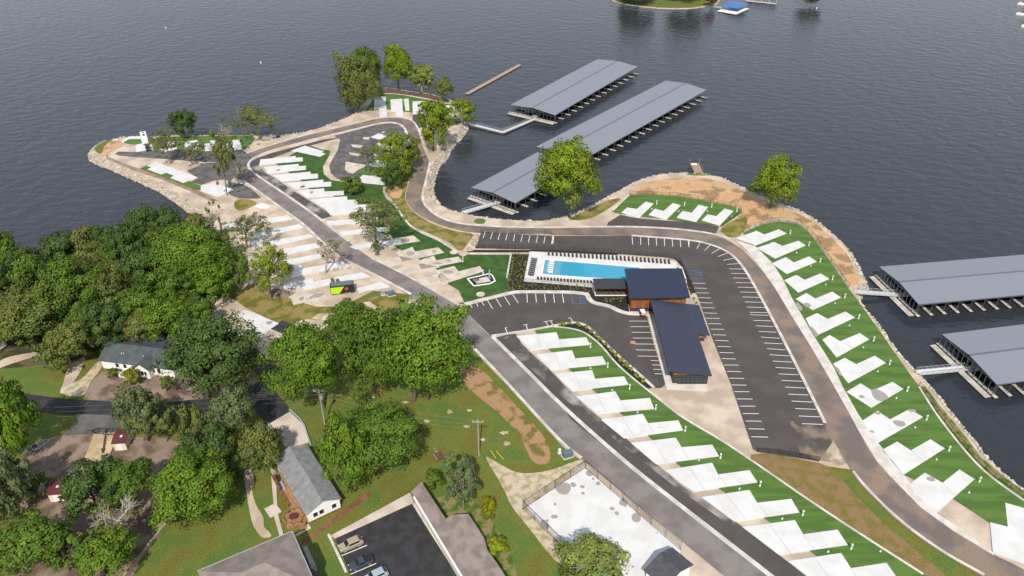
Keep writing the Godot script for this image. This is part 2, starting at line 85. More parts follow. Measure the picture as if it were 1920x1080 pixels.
const PADS := [
[0,[72.69,-221.64,81.75,-227.20,83.76,-224.76,89.50,-228.31,91.31,-225.36,78.18,-216.97]],
[0,[78.73,-215.82,85.54,-219.64,87.41,-217.08,93.63,-220.46,95.11,-217.43,82.84,-209.13]],
[0,[80.90,-206.22,86.45,-210.01,87.99,-206.75,93.89,-210.45,95.38,-207.29,83.74,-199.95]],
[0,[81.88,-196.41,86.56,-199.44,88.10,-196.61,94.14,-200.25,95.81,-197.21,84.05,-189.61]],
[0,[82.26,-186.33,86.34,-189.42,87.99,-186.51,94.17,-190.18,95.68,-187.07,85.30,-180.62]],
[0,[81.98,-176.52,86.07,-179.12,88.10,-176.26,94.38,-179.91,95.90,-176.95,81.98,-168.21]],
[0,[83.36,-166.61,86.02,-168.77,87.91,-165.97,94.55,-169.66,95.99,-166.77,84.48,-158.91]],
[0,[82.65,-156.33,86.51,-158.76,88.55,-156.18,94.72,-159.66,96.40,-156.70,83.72,-148.57]],
[0,[82.10,-145.34,86.82,-148.57,88.59,-145.73,95.01,-149.11,96.53,-146.40,85.95,-139.52]],
[0,[82.13,-135.07,87.02,-138.45,88.77,-135.50,94.91,-139.08,96.85,-136.29,82.47,-127.48]],
[0,[82.89,-125.53,87.38,-128.16,89.28,-125.36,95.26,-128.90,97.13,-125.97,84.51,-118.07]],
[0,[84.47,-115.29,89.40,-118.69,91.90,-115.79,97.37,-119.62,99.24,-116.80,86.52,-107.38]],
[0,[96.58,-105.24,99.57,-104.13,102.34,-110.32,107.27,-108.07,109.81,-101.37,104.27,-92.16,93.34,-97.94]],
[0,[38.11,-240.28,40.64,-244.34,43.76,-243.11,47.88,-248.85,50.51,-247.31,43.78,-236.45]],
[0,[47.32,-238.61,50.20,-243.31,53.05,-241.62,57.40,-247.80,59.91,-245.92,52.88,-235.02]],
[0,[56.68,-236.64,59.74,-241.62,62.59,-240.28,66.31,-246.40,69.23,-244.54,62.77,-233.41]],
[0,[64.86,-234.69,67.92,-239.08,70.71,-237.76,74.81,-243.52,77.48,-241.62,70.24,-230.87]],
[0,[1.20,-168.21,12.11,-170.03,12.67,-166.81,20.03,-167.72,20.83,-164.33,4.93,-162.12]],
[0,[6.28,-160.22,15.82,-162.01,16.41,-158.54,23.55,-159.47,24.35,-156.04,9.97,-153.80]],
[0,[10.91,-152.21,20.38,-153.73,20.86,-150.29,28.23,-151.26,28.95,-148.06,14.76,-145.70]],
[0,[15.60,-143.56,25.35,-145.53,26.26,-142.13,33.51,-143.10,33.97,-139.08,20.23,-137.39]],
[0,[20.88,-135.37,30.97,-137.39,31.76,-134.17,39.00,-135.19,39.50,-131.79,25.55,-129.19]],
[0,[26.94,-127.71,37.39,-129.42,38.17,-126.36,45.20,-127.20,45.95,-123.56,31.60,-121.15]],
[0,[33.30,-119.42,43.99,-121.63,44.51,-118.17,51.63,-119.42,52.43,-115.89,38.26,-113.36]],
[0,[39.63,-111.85,50.18,-113.80,50.86,-110.28,58.28,-111.37,58.83,-107.75,44.97,-105.42]],
[0,[46.25,-104.08,57.31,-105.78,57.89,-102.24,65.13,-103.42,65.79,-99.66,51.63,-97.36]],
[0,[52.93,-95.93,63.83,-97.78,64.46,-94.32,71.71,-95.53,72.35,-92.16,57.24,-90.43]],
[0,[-100.19,-286.09,-87.04,-289.61,-86.44,-287.84,-83.83,-288.11,-82.88,-284.35,-99.13,-280.93]],
[0,[-96.82,-278.82,-83.97,-281.78,-83.41,-279.66,-80.69,-280.08,-79.85,-276.32,-93.80,-272.64]],
[0,[-91.39,-271.27,-77.71,-274.43,-77.17,-272.40,-74.42,-272.64,-73.55,-268.48,-86.99,-265.89]],
[0,[-84.60,-264.34,-71.28,-267.30,-70.77,-265.11,-67.94,-265.50,-67.16,-261.51,-80.43,-259.39]],
[0,[-89.94,-295.03,-85.64,-300.13,-76.55,-294.30,-77.41,-293.20,-75.33,-291.85,-77.02,-288.73]],
[0,[-56.11,-314.78,-54.79,-316.30,-54.17,-315.08,-55.39,-313.76]],
[0,[-59.85,-309.28,-57.11,-313.76,-48.81,-308.29,-50.03,-303.26]],
[0,[-57.71,-300.13,-55.01,-304.41,-48.34,-298.72,-47.38,-295.48,-51.60,-295.76]],
[0,[-55.89,-290.50,-53.84,-293.66,-47.07,-288.73,-46.27,-285.22]],
[0,[-56.55,-280.93,-54.46,-285.65,-48.51,-283.49,-48.70,-279.66,-54.14,-278.82]],
[0,[-57.73,-269.04,-56.79,-271.59,-48.17,-268.24,-47.36,-262.42,-55.96,-264.34]],
[1,[-63.23,-309.28,-60.22,-309.28,-60.22,-306.83,-62.54,-307.31]],
[1,[-66.78,-301.54,-61.83,-300.60,-60.57,-297.33,-65.55,-298.72]],
[1,[-66.22,-293.20,-60.34,-291.40,-59.91,-288.73,-65.29,-290.95]],
[1,[-65.81,-283.92,-56.48,-280.51,-59.34,-276.74,-61.05,-272.64,-63.74,-274.68,-64.86,-276.74]],
[0,[-79.10,-257.90,-69.45,-259.77,-68.82,-257.16,-61.80,-257.68,-61.11,-254.22,-74.20,-252.05]],
[0,[-72.61,-250.62,-59.82,-253.35,-59.11,-250.27,-55.79,-250.48,-54.85,-246.75,-67.22,-244.68]],
[0,[-66.21,-244.34,-54.63,-246.40,-48.08,-246.96,-47.30,-241.62,-62.82,-238.28]],
[0,[-63.51,-234.05,-54.31,-235.34,-45.39,-236.97,-44.97,-234.05,-62.03,-231.18]],
[0,[-58.67,-226.22,-50.13,-228.37,-41.43,-230.24,-41.01,-227.13,-56.56,-224.39]],
[0,[-52.56,-216.74,-45.73,-219.05,-36.79,-221.70,-35.89,-219.05,-50.25,-215.03]],
[1,[-51.89,-217.89,-40.38,-222.35,-38.75,-217.89,-49.02,-214.46]],
[1,[-41.71,-207.29,-35.43,-210.56,-29.87,-208.37,-37.95,-204.10]],
[1,[-35.55,-202.53,-28.26,-206.22,-22.00,-204.10,-32.46,-199.44]],
[1,[-28.90,-196.41,-21.72,-200.46,-18.20,-196.41,-25.37,-192.97]],
[1,[-43.13,-223.19,-40.44,-225.00,-39.12,-221.70,-32.66,-224.09,-29.93,-220.22,-41.32,-216.45]],
[1,[-36.84,-212.77,-32.14,-216.51,-30.97,-213.56,-23.79,-216.17,-21.54,-212.77,-34.20,-207.29]],
[1,[-29.79,-207.61,-24.78,-210.89,-23.71,-208.15,-16.86,-210.34,-15.46,-207.29,-27.90,-202.53]],
[1,[-23.48,-202.01,-17.91,-204.62,-16.35,-201.49,-9.92,-204.62,-8.72,-201.49,-20.95,-193.94]],
[0,[-97.46,-231.82,-77.60,-238.28,-75.14,-235.66,-85.69,-231.82,-96.18,-228.68]],
[0,[-85.76,-225.61,-72.41,-231.82,-70.18,-229.93,-80.20,-224.70,-84.54,-222.29]],
[0,[-80.90,-219.64,-67.29,-225.00,-65.43,-223.19,-75.53,-217.89,-79.76,-216.45]],
[0,[-85.42,-220.22,-82.12,-222.00,-80.67,-217.89,-83.38,-215.03]],
[0,[-75.24,-214.46,-63.96,-219.05,-61.60,-216.74,-71.14,-211.66]],
[0,[-72.72,-206.75,-69.35,-208.91,-60.81,-212.22,-60.07,-210.01,-69.49,-204.89]],
[0,[-67.65,-204.10,-65.42,-205.15,-64.66,-203.05,-53.44,-207.56,-50.42,-204.62,-56.83,-202.27,-66.09,-198.67]],
[0,[-68.54,-194.93,-60.27,-197.92,-59.51,-195.67,-45.97,-200.97,-42.89,-198.67,-53.67,-194.43,-61.61,-190.80,-62.42,-193.21,-67.36,-191.76]],
[0,[-46.08,-192.00,-39.46,-195.42,-36.21,-192.97,-42.51,-191.04,-44.86,-189.37]],
[1,[-64.32,-186.79,-56.22,-190.08,-55.31,-188.19,-53.16,-189.13,-52.06,-187.49,-57.12,-183.35,-58.08,-185.41,-62.73,-183.35]],
[0,[-142.96,-280.08,-140.86,-283.66,-119.42,-269.27,-123.07,-264.34,-129.72,-268.80,-128.96,-270.87,-132.81,-273.45,-134.48,-272.00,-141.39,-276.57,-140.62,-278.57]],
[0,[-156.05,-301.07,-153.86,-302.49,-146.87,-296.40,-152.63,-293.57]],
[0,[-143.95,-296.87,-141.74,-297.79,-144.22,-304.41,-142.03,-306.05,-137.21,-296.87,-142.19,-293.20]],
[0,[-136.31,-302.02,-135.84,-304.89,-132.24,-306.34,-127.37,-296.87,-133.26,-295.48]],
[0,[-127.88,-302.02,-125.91,-302.97,-126.69,-305.37,-123.04,-306.54,-119.12,-296.13,-124.96,-294.57]],
[0,[-119.31,-302.02,-116.42,-303.45,-117.34,-305.86,-114.58,-306.63,-110.44,-296.31,-116.27,-294.57]],
[0,[-162.97,-303.93,-163.66,-307.31,-162.18,-310.07,-157.17,-310.76,-156.03,-307.90,-161.20,-307.71,-162.18,-303.64]],
[0,[-115.67,-261.66,-111.70,-264.73,-102.53,-258.64,-106.23,-252.77,-114.40,-257.90]],
[0,[-65.83,-359.97,-60.63,-361.10,-56.14,-333.35,-59.38,-332.80,-61.01,-343.02,-63.46,-343.02]],
[0,[-57.68,-356.22,-52.22,-357.46,-48.95,-333.35,-51.92,-333.13,-53.19,-340.71,-55.23,-340.13]],
[0,[-51.51,-356.84,-49.22,-357.84,-46.91,-341.28,-48.64,-341.05]],
[0,[-46.92,-353.39,-41.65,-354.37,-39.79,-337.85,-44.98,-337.28]],
[0,[-38.29,-345.95,-33.03,-347.13,-32.00,-338.99,-36.76,-337.85]],
[0,[-30.83,-348.08,-26.12,-348.92,-23.51,-332.25,-28.66,-331.69]],
[0,[-77.71,-178.03,-75.91,-180.89,-64.49,-174.18,-68.39,-168.21,-73.43,-171.47,-71.45,-173.97]],
[0,[-79.38,-170.64,-78.49,-172.09,-72.90,-168.41,-74.41,-166.21]],
[0,[-72.63,-163.86,-68.96,-161.74,-69.46,-160.60,-71.83,-162.32]],
[1,[-56.93,-133.57,-52.85,-138.14,-48.17,-133.27,-45.99,-128.05,-50.35,-126.08,-52.04,-128.05]],
[2,[-96.04,-130.80,-90.41,-131.21,-89.19,-121.73,-94.31,-121.63]],
[1,[-51.00,-108.77,-49.07,-110.18,-47.25,-108.07,-49.20,-106.46]],
[1,[-52.69,-120.15,-51.49,-119.62,-48.60,-109.94,-49.38,-109.94]],
[1,[-48.65,-107.15,-47.82,-107.43,-45.47,-102.34,-46.17,-101.97]],
[1,[-43.22,-101.80,-41.07,-104.88,-40.28,-103.88,-42.55,-101.97]],
[0,[15.85,-119.91,33.02,-98.69,32.65,-97.89,22.97,-88.35,18.80,-88.35,11.83,-96.70,3.05,-109.16]],
[3,[72.62,-222.83,75.24,-214.46,77.00,-200.87,77.88,-192.48,78.51,-177.38,79.13,-166.21,79.60,-154.88,79.77,-147.55,79.93,-140.66,79.96,-131.50,80.37,-122.27,81.25,-118.64,84.23,-109.19,88.04,-103.33,93.12,-97.32,93.34,-97.94,89.21,-104.66,86.61,-107.66,84.43,-118.79,82.93,-127.54,81.99,-136.90,81.88,-147.14,82.33,-154.88,81.68,-167.88,81.41,-179.47,81.31,-187.63,81.72,-197.51,81.13,-206.86,78.36,-217.89]],
[3,[38.03,-178.68,40.88,-178.68,41.12,-148.16,48.68,-148.16,48.21,-145.93,38.16,-146.34]],
[1,[-35.93,-101.97,-21.44,-113.07,-20.31,-110.37,-34.96,-101.24]]]
const KERBS := [
[1.0,0.12,[-5.3,-168.1,-1,-161.3,4.5,-152.5,11.8,-140.5,24.9,-121.8,35.1,-109.2,48.8,-92.6,58.1,-80.9]],
[0.7,0.12,[-20.7,-178.7,-16.6,-173,-7.4,-158.8,-1.1,-148.6,6.2,-136.3,11.9,-126.9,15.4,-123.1]],
[0.8,0.12,[-29.5,-188.8,-41,-199,-53.8,-209.5,-62.4,-220.3,-70.1,-231.3,-78.1,-240.3,-86.8,-250.2,-94.4,-258.9,-101.1,-266.3]],
[0.7,0.12,[-15.3,-183.2,-30.2,-197.8,-44.2,-209.5]],
[0.9,0.12,[-53.1,-220,-61.2,-229.8,-67.7,-237.9,-79.5,-251.5,-93,-266.3,-100.2,-274.4,-103.2,-279.4,-104,-283.5,-103.1,-288.7,-98.6,-295.2,-89.4,-302.5,-79.9,-310.1,-69.8,-317.3,-59.5,-325.2,-53.8,-327.1,-50.1,-325.5,-47.3,-321.7,-45.1,-314.3,-43.3,-307.1]],
[0.7,0.12,[-107.6,-292.5,-101.6,-299.1,-91.1,-309.5,-81.2,-316.7,-71,-324.2,-64.1,-329.4,-60.5,-332,-54.7,-333.7,-48.6,-332.7,-44.4,-329.4,-41.5,-322.3,-38.8,-311.3]],
[0.9,0.12,[-32.3,-283.5,-32.4,-267.2,-32.7,-255,-31.6,-247.7,-28.4,-241.5,-24,-235.9,-18.7,-232.8,-12.7,-231.3,-0.5,-229.8,14.9,-229.6,27,-230.2,39.1,-230.2,46.8,-229.8,58.5,-228.1,67.8,-225,72.3,-221.4]],
[0.8,0.12,[39.6,-224.1,51.4,-222.3,58.6,-221,63.8,-218.8,69.4,-213.4,71.6,-204.6,72.3,-190.5,72.7,-176.9,72.9,-164.6,73.1,-148.6,73.1,-134.2]],
[1.5,0.12,[-15,-182.9,-0.5,-189.6,2,-190.2,21.9,-189.9,22.3,-186.5,23.2,-184.6,24.8,-183.8,27.9,-182.7,30.2,-180.3,32.6,-178.9,35.9,-178.7]],
[0.8,0.12,[-5.5,-168.4,6.1,-171.3,11.3,-173,14.8,-174.2,17.3,-174.6,18.8,-174.3,20.9,-172.9,24.3,-166,28.2,-158.8,32,-152.5,35.1,-146.9]],
[0.5,0.12,[11,-172.7,14.7,-172.2,18.2,-171.1,20.6,-169.1,23.7,-164.3,26.5,-157.1,29.3,-152.1,33.2,-146.3,36.9,-140.8,40.2,-136,47.1,-129.2,52.7,-122.6,61.6,-111.3,69.3,-102.3,77.6,-93]],
[0.6,0.12,[74.1,-119.1,74.8,-115.3,78.3,-106,83.5,-98.2,89.1,-92.9]],
[0.9,0.12,[-16.1,-212.1,-0.3,-212.1]],
[0.5,0.12,[-0.3,-212.1,-1.6,-197.5]],
[0.7,0.12,[-47.5,-260.7,-46.8,-257.2,-45.5,-252.3,-41.7,-246.8,-37.2,-235.9,-33.6,-229.4,-28.7,-224.6,-23.9,-221,-19.8,-215.8,-16.1,-212.4]],
[0.6,0.12,[7.4,-225,13.3,-224.3,13.6,-223.2,13.2,-218.6]],
[0.5,0.12,[100.8,-147.3,100.4,-137.8,101,-128.4,101.8,-121.8,103.2,-117.1,106.6,-110.9]],
[0.5,0.12,[35.1,-241.5,42.7,-254.5]],
[0.6,0.12,[-65.3,-365.3,-54.9,-364.2,-41.2,-358.1,-32,-351.4,-27.7,-350]],
[0.5,0.12,[-36.5,-102.3,-31.3,-93.3]],
[0.9,0.12,[-20.3,-110.2,-9.5,-92.2]]]
const NBLUE := 113
const MARKS := [54.03,-194.93,57.82,-194.73,54.02,-192.19,57.67,-192.00,54.14,-189.61,57.77,-189.51,54.20,-187.07,57.78,-186.88,54.14,-184.49,57.74,-184.31,54.06,-181.87,57.79,-181.78,54.14,-179.30,57.86,-179.12,54.19,-176.69,58.00,-176.61,54.29,-174.14,57.95,-173.97,54.43,-171.55,58.04,-171.38,54.49,-168.93,57.97,-168.77,54.50,-166.37,58.09,-166.21,54.50,-163.78,58.08,-163.55,54.51,-161.09,58.16,-160.94,54.49,-158.54,58.15,-158.39,54.48,-155.89,58.21,-155.82,54.61,-153.31,58.24,-153.16,54.61,-150.63,58.29,-150.49,54.57,-148.02,58.21,-147.89,54.62,-145.47,58.32,-145.40,54.53,-142.78,58.36,-142.71,54.66,-140.15,58.42,-140.15,54.70,-137.58,58.44,-137.52,54.77,-135.01,58.44,-134.89,54.72,-132.38,58.43,-132.26,54.70,-129.76,58.53,-129.65,58.10,-221.40,57.04,-216.17,61.52,-219.87,59.51,-215.60,64.49,-218.01,61.68,-214.23,67.17,-215.82,63.51,-212.44,69.19,-213.00,65.11,-210.45,70.85,-209.79,66.27,-208.15,71.67,-206.32,66.86,-205.68,71.98,-202.94,66.96,-203.05,71.95,-200.25,66.95,-200.46,72.03,-197.61,66.97,-197.82,71.89,-195.03,66.98,-195.22,71.94,-192.39,67.00,-192.68,71.99,-189.80,67.05,-190.08,72.02,-187.16,67.12,-187.44,72.14,-184.58,67.14,-184.86,72.14,-181.96,67.08,-182.23,72.34,-179.39,67.16,-179.56,72.08,-178.07,67.07,-178.42,72.03,-175.41,67.20,-175.66,71.95,-172.71,67.27,-173.13,71.98,-170.07,67.30,-170.48,72.11,-167.32,67.27,-167.88,72.11,-164.87,67.33,-165.26,72.18,-162.24,67.40,-162.78,72.30,-159.66,67.43,-160.19,72.30,-157.06,67.46,-157.50,72.32,-154.45,67.45,-154.88,72.37,-151.96,67.48,-152.31,72.46,-149.39,67.49,-149.73,72.52,-146.80,67.59,-147.21,72.40,-144.21,67.58,-144.54,72.51,-141.61,67.64,-142.00,72.59,-139.01,67.68,-139.33,72.57,-136.41,67.72,-136.72,72.45,-133.81,67.70,-134.11,39.61,-223.19,39.16,-218.18,42.38,-223.07,41.75,-217.89,44.93,-222.83,44.27,-217.60,47.50,-222.59,46.83,-217.43,50.08,-222.29,49.38,-217.14,52.61,-222.00,51.94,-216.85,55.17,-221.64,54.48,-216.57,57.73,-221.28,57.04,-216.17,61.54,-219.93,59.45,-215.31,64.50,-218.18,61.84,-214.46,-8.92,-227.13,-9.51,-222.29,-6.44,-226.52,-7.07,-221.70,-4.00,-225.91,-4.60,-221.11,-1.54,-225.42,-2.10,-220.81,0.94,-225.00,0.44,-220.34,3.48,-224.51,2.90,-219.93,5.94,-224.09,5.36,-219.52,8.47,-223.79,7.88,-219.34,10.93,-223.49,10.36,-218.88,13.52,-223.79,12.80,-218.47,-12.13,-183.81,-11.36,-181.87,-10.37,-184.49,-9.71,-182.54,-8.78,-185.04,-8.02,-183.04,-7.12,-185.64,-5.52,-181.47,-4.65,-186.65,-3.05,-182.32,-2.18,-187.63,-0.59,-183.31,0.21,-188.66,1.84,-184.26,4.35,-189.13,4.43,-184.58,6.91,-189.13,7.05,-184.58,9.51,-189.04,9.68,-184.58,12.16,-188.99,12.24,-184.40,14.71,-188.99,14.90,-184.40,32.52,-175.36,37.65,-175.28,32.55,-172.67,37.68,-172.67,32.57,-170.03,37.77,-169.99,32.59,-167.44,37.86,-167.40,32.68,-164.83,37.93,-164.72,32.69,-162.24,37.95,-162.12,32.78,-159.62,37.92,-159.44,35.93,-157.76,37.98,-157.61,36.00,-155.93,38.04,-155.82,36.03,-154.16,38.04,-154.02,36.12,-152.42,37.98,-152.24,-1.88,-172.09,-1.26,-169.91,-1.95,-172.09,-1.27,-172.21,3.73,-173.67,4.33,-171.38,3.14,-173.46,4.37,-173.76,9.31,-175.11,9.99,-172.92,10.76,-175.54,11.33,-173.25,8.72,-174.94,11.29,-175.62,16.29,-176.82,17.07,-174.73,15.66,-176.73,16.34,-176.86,54.87,-202.01,57.65,-202.27,54.08,-200.72,57.54,-198.42,55.09,-201.75,57.67,-199.69,55.96,-202.01,57.61,-200.72,57.65,-202.27,57.54,-198.42,54.01,-197.56,57.74,-197.41,17.31,-188.90,17.53,-184.26,19.79,-188.90,19.81,-184.03,17.52,-184.12,21.85,-183.94,19.70,-184.26,21.76,-187.49,20.45,-184.03,22.05,-186.33,19.69,-185.87,21.01,-187.96,-32.93,-97.20,-28.42,-99.66,-30.47,-92.98,-26.01,-95.43,-34.11,-99.34,-29.63,-101.80]
const TREES := [
[-71.4,-341.5,12.0,8.9,12.8,1.6,2,"tall mottled tree with pale limbs beside the shore at the headland loop"],
[-65.1,-372.8,9.5,8.5,9.4,-6.1,0,"full green tree behind the pale limbed tree on the headland"],
[-55.7,-371.2,11.8,7.2,8.3,0.7,1,"upright bright green tree on the mulched headland edge"],
[-43.8,-367.3,7.2,6.3,5.7,0.3,7,"light willowy tree between the upright tree and the small brown one"],
[-32.9,-355.9,6.2,4.8,3.9,1.3,2,"small brownish olive tree at the end of the mulched headland"],
[-21.6,-324.9,6.2,5.1,4.7,0.2,1,"yellow green tree where the angled gangway meets the headland"],
[-32.2,-295.2,11.6,6.6,9.7,1.3,1,"tall yellow green tree beside the headland loop kerb"],
[19.9,-237.5,15.7,10.2,11.0,-1.9,1,"large yellow green tree on the cove bank in front of the long dock"],
[90.8,-243.9,10.0,7.7,7.2,0.4,1,"round bright tree alone on the clay mound shore"],
[-138.7,-309.5,6.6,5.4,5.1,0.6,3,"ivy covered tree on the narrow point behind the turf"],
[-106.0,-307.1,8.7,8.5,5.3,-1.2,4,"thin half bare tree beside the utility boxes on the point"],
[-134.6,-282.5,8.7,4.9,5.9,0.3,4,"sparse tree on the sand nearest the parked camper"],
[-125.8,-281.4,6.3,5.0,3.7,1.6,4,"sparse low tree standing alone in sand by the spur road"],
[-103.7,-254.5,13.8,4.4,9.1,1.9,8,"narrow vine covered tree at the junction of the spur roads"],
[-114.7,-286.1,11.2,3.1,5.5,3.3,5,"bare forked dead tree on the point turf"],
[-55.1,-273.0,8.2,4.3,3.1,0.7,4,"small sparse tree on turf inside the loop"],
[-44.9,-268.6,8.7,7.8,8.0,0.9,10,"wide loose tree on the slope inside the loop"],
[-45.9,-260.7,5.8,4.3,5.0,2.5,3,"dark bushy tree beside the white pad at the slope foot"],
[-38.9,-276.9,7.0,3.6,6.1,0.6,2,"loose olive tree beside the shore road"],
[-58.3,-255.8,3.3,4.1,3.0,0.6,9,"round clipped bush in a kerbed ring on the turf"],
[-43.0,-211.8,13.0,8.5,5.5,1.3,4,"spreading half bare tree with ivy round its trunk"],
[-56.9,-200.6,8.3,5.1,3.2,3.5,5,"nearly bare tree standing over the grey road"],
[-85.4,-215.8,7.8,6.4,4.0,2.0,4,"thin leafed tree over the striped pads at the woodland edge"],
[-70.1,-186.8,10.0,6.0,6.0,2.0,10,"loose green tree at the end of the striped pads"],
[-97.1,-219.6,9.8,3.0,6.5,2.1,5,"grey leafless tree by the stone bank at the woodland edge"],
[-146.1,-192.0,9.1,7.0,7.5,0.0,0,""],
[-131.4,-180.6,9.5,6.1,7.9,0.0,0,""],
[-134.0,-197.5,8.1,5.9,6.5,0.0,3,""],
[-127.9,-201.0,7.7,6.8,6.1,0.0,2,""],
[-122.8,-203.3,7.9,5.2,6.3,0.0,3,""],
[-113.0,-197.3,9.5,5.9,7.9,0.0,3,""],
[-116.5,-216.7,7.3,5.9,5.7,0.0,3,""],
[-109.2,-216.3,7.2,5.1,5.6,0.0,3,""],
[-105.4,-185.9,8.8,5.7,7.2,0.0,3,""],
[-93.9,-194.3,9.2,11.3,7.6,0.0,13,""],
[-100.1,-216.4,6.7,5.1,5.1,0.0,2,""],
[-94.4,-178.3,8.4,6.2,6.8,0.0,0,""],
[-85.8,-183.7,6.6,5.9,5.0,0.0,13,""],
[-119.6,-174.2,9.3,8.5,7.7,0.0,0,""],
[-128.2,-167.5,7.8,8.5,6.2,0.0,2,""],
[-112.6,-176.2,7.1,6.6,5.5,0.0,2,""],
[-105.6,-163.6,7.2,5.6,5.6,0.0,3,""],
[-100.6,-171.0,7.1,6.1,5.5,0.0,0,""],
[-91.3,-166.0,7.1,5.8,5.5,0.0,13,""],
[-112.8,-155.3,6.5,6.0,4.9,0.0,2,""],
[-131.0,-164.7,5.5,6.3,3.9,0.0,0,""],
[-85.9,-165.6,5.3,4.2,3.7,0.0,3,""],
[-88.8,-206.0,6.3,3.7,4.7,0.0,2,""],
[-79.1,-189.4,7.9,3.8,6.3,0.0,0,""],
[-140.7,-189.5,7.4,6.9,5.8,0.0,3,""],
[-121.6,-178.0,6.8,5.2,5.2,0.0,3,""],
[-113.2,-186.0,6.9,5.3,5.3,0.0,2,""],
[-108.1,-200.5,7.2,5.6,5.6,0.0,0,""],
[-91.6,-175.8,5.6,5.1,4.0,0.0,0,""],
[-124.5,-166.5,6.8,6.3,5.2,0.0,3,""],
[-110.5,-163.4,6.5,4.9,4.9,0.0,0,""],
[-97.4,-163.2,5.8,4.2,4.2,0.0,2,""],
[-141.5,-175.7,9.2,6.5,7.6,0.0,3,""],
[-117.2,-197.2,6.9,4.8,5.3,0.0,0,""],
[-91.7,-190.1,7.5,5.4,5.9,0.0,13,""],
[-84.5,-170.3,5.9,4.3,4.3,0.0,0,""],
[-43.6,-166.2,7.4,5.3,4.2,0.5,0,"dense tree at the fork of the black drive"],
[-34.0,-144.9,12.9,8.2,10.1,1.9,0,"broad dense tree with a big round crown beside the field"],
[-23.8,-142.2,15.4,9.9,10.4,4.0,13,"broad bright crowned tree beside the main road verge"],
[-45.2,-139.7,14.0,8.4,8.0,-2.4,13,"bright spreading tree beside the utility pole"],
[-74.1,-143.6,11.8,10.0,7.6,3.5,3,"large dark oak in front of the white house"],
[-28.8,-119.9,9.7,8.3,5.2,1.1,0,"huge dense tree in the field beside the grey roofed house"],
[-34.8,-113.1,10.9,4.8,8.8,0.8,13,"fresh green tree overhanging the grey roof"],
[-82.9,-128.7,8.5,4.6,6.1,0.3,6,"grey green tree between the black drive and the sheds"],
[-78.4,-128.4,5.4,2.9,4.1,1.1,2,"small olive tree beside the gravel lot edge"],
[-70.2,-122.7,9.1,3.0,6.5,2.1,2,"conical olive tree leaning over the black drive"],
[-63.1,-125.5,9.6,5.0,6.4,1.5,6,"pale blossomed tree beside the black drive"],
[-63.3,-116.0,7.1,5.7,6.5,0.5,3,"dark tree between the pale blossomed tree and the lawn"],
[-54.1,-119.1,6.9,4.4,5.4,1.0,2,"dark olive tree beside the tan concrete driveway"],
[-65.8,-106.0,8.3,7.8,5.0,2.1,13,"big round tree on the mown back lawn"],
[-84.8,-108.1,6.7,5.9,5.3,0.3,3,"dark tree above the fallen dead limbs"],
[-80.2,-110.2,6.2,5.4,3.9,1.7,0,"dense tree beside the brown roofed shed lot"],
[-99.4,-112.3,2.8,2.6,2.4,1.1,9,"low dark bush in the gravel lot"],
[-104.0,-108.1,7.8,5.3,8.4,2.3,6,"grey leafed tree at the lot boundary"],
[-111.6,-123.1,10.3,5.3,10.6,3.8,13,"bright tall tree beside the black drive verge"],
[-92.5,-94.5,6.9,6.7,4.1,2.1,0,"dense tree in the corner of the gravel lot"],
[-84.1,-93.9,6.2,4.0,5.1,1.4,0,"dense tree next to the yellowish tree"],
[-77.2,-93.3,5.8,5.2,3.7,1.4,13,"yellowish tree below the dead white tree"],
[-75.4,-99.8,8.4,5.8,3.6,-0.5,5,"dead white branching tree over the gravel lot"],
[-10.1,-109.5,6.7,3.8,6.3,0.4,6,"grey green shrubby tree behind the brown shingle roof"],
[-4.7,-106.4,2.6,1.6,3.2,0.1,11,"bright lime shrub on the scrub bank"],
[-3.1,-97.3,2.7,2.1,1.9,0.1,11,"lime shrub by the angled shingle roof edge"],
[14.6,-89.3,8.0,6.3,3.9,-0.6,7,"light leafed tree leaning over the white court"],
[-94.6,-148.2,2.7,2.0,2.2,0.7,11,"yellow flowering shrub in front of the porch"],
[-84.9,-145.7,2.6,1.8,1.8,0.8,9,"green shrub in the gravel yard by the house corner"],
[-94.3,-141.6,3.6,2.2,2.4,0.9,4,"thin young tree in the gravel yard"],
[-100.9,-151.5,1.4,1.5,0.9,0.5,9,"small round bush below the white house windows"],
[-16.7,-114.1,2.9,2.0,2.5,0.2,9,"low green bush beside the loaded trailer"],
[87.0,-558.8,7.8,12.9,8.6,-0.7,0,"dark shade tree on the far shore lawn"],
[125.6,-566.9,10.3,13.0,9.9,-3.2,0,"broad green tree behind the far lawn"],
[136.4,-547.9,4.0,4.2,4.2,-1.1,12,"red leafed shrub tree by the far dock ramp"],
[207.5,-557.2,4.4,8.3,5.2,-0.7,0,"dark tree overhanging the far water"]]
const NWOOD := Vector2i(25,61)
const SHRUBS := [13.91,-172.92,16.01,-173.13,18.25,-172.92,20.22,-171.55,21.59,-169.62,22.71,-167.60,23.75,-165.74,24.90,-163.66,26.02,-161.36,26.96,-159.29,28.10,-157.14,29.21,-155.17,29.15,-155.06,30.17,-153.27,31.34,-151.05,32.60,-148.91]
const PED := [92.26,-225.00,95.95,-217.20,96.13,-206.86,96.40,-196.61,96.56,-186.79,96.67,-176.35,96.78,-165.97,96.97,-155.97,97.03,-145.53,97.14,-135.25,97.64,-125.20,99.81,-116.04,20.77,-163.16,24.44,-154.88,28.95,-146.34,34.25,-138.95,39.86,-131.50,46.04,-122.91,52.61,-114.84,59.20,-106.97,66.06,-98.69,51.41,-246.82,61.04,-245.57,70.41,-244.34,78.47,-241.08,-15.34,-207.18,-8.78,-199.95]
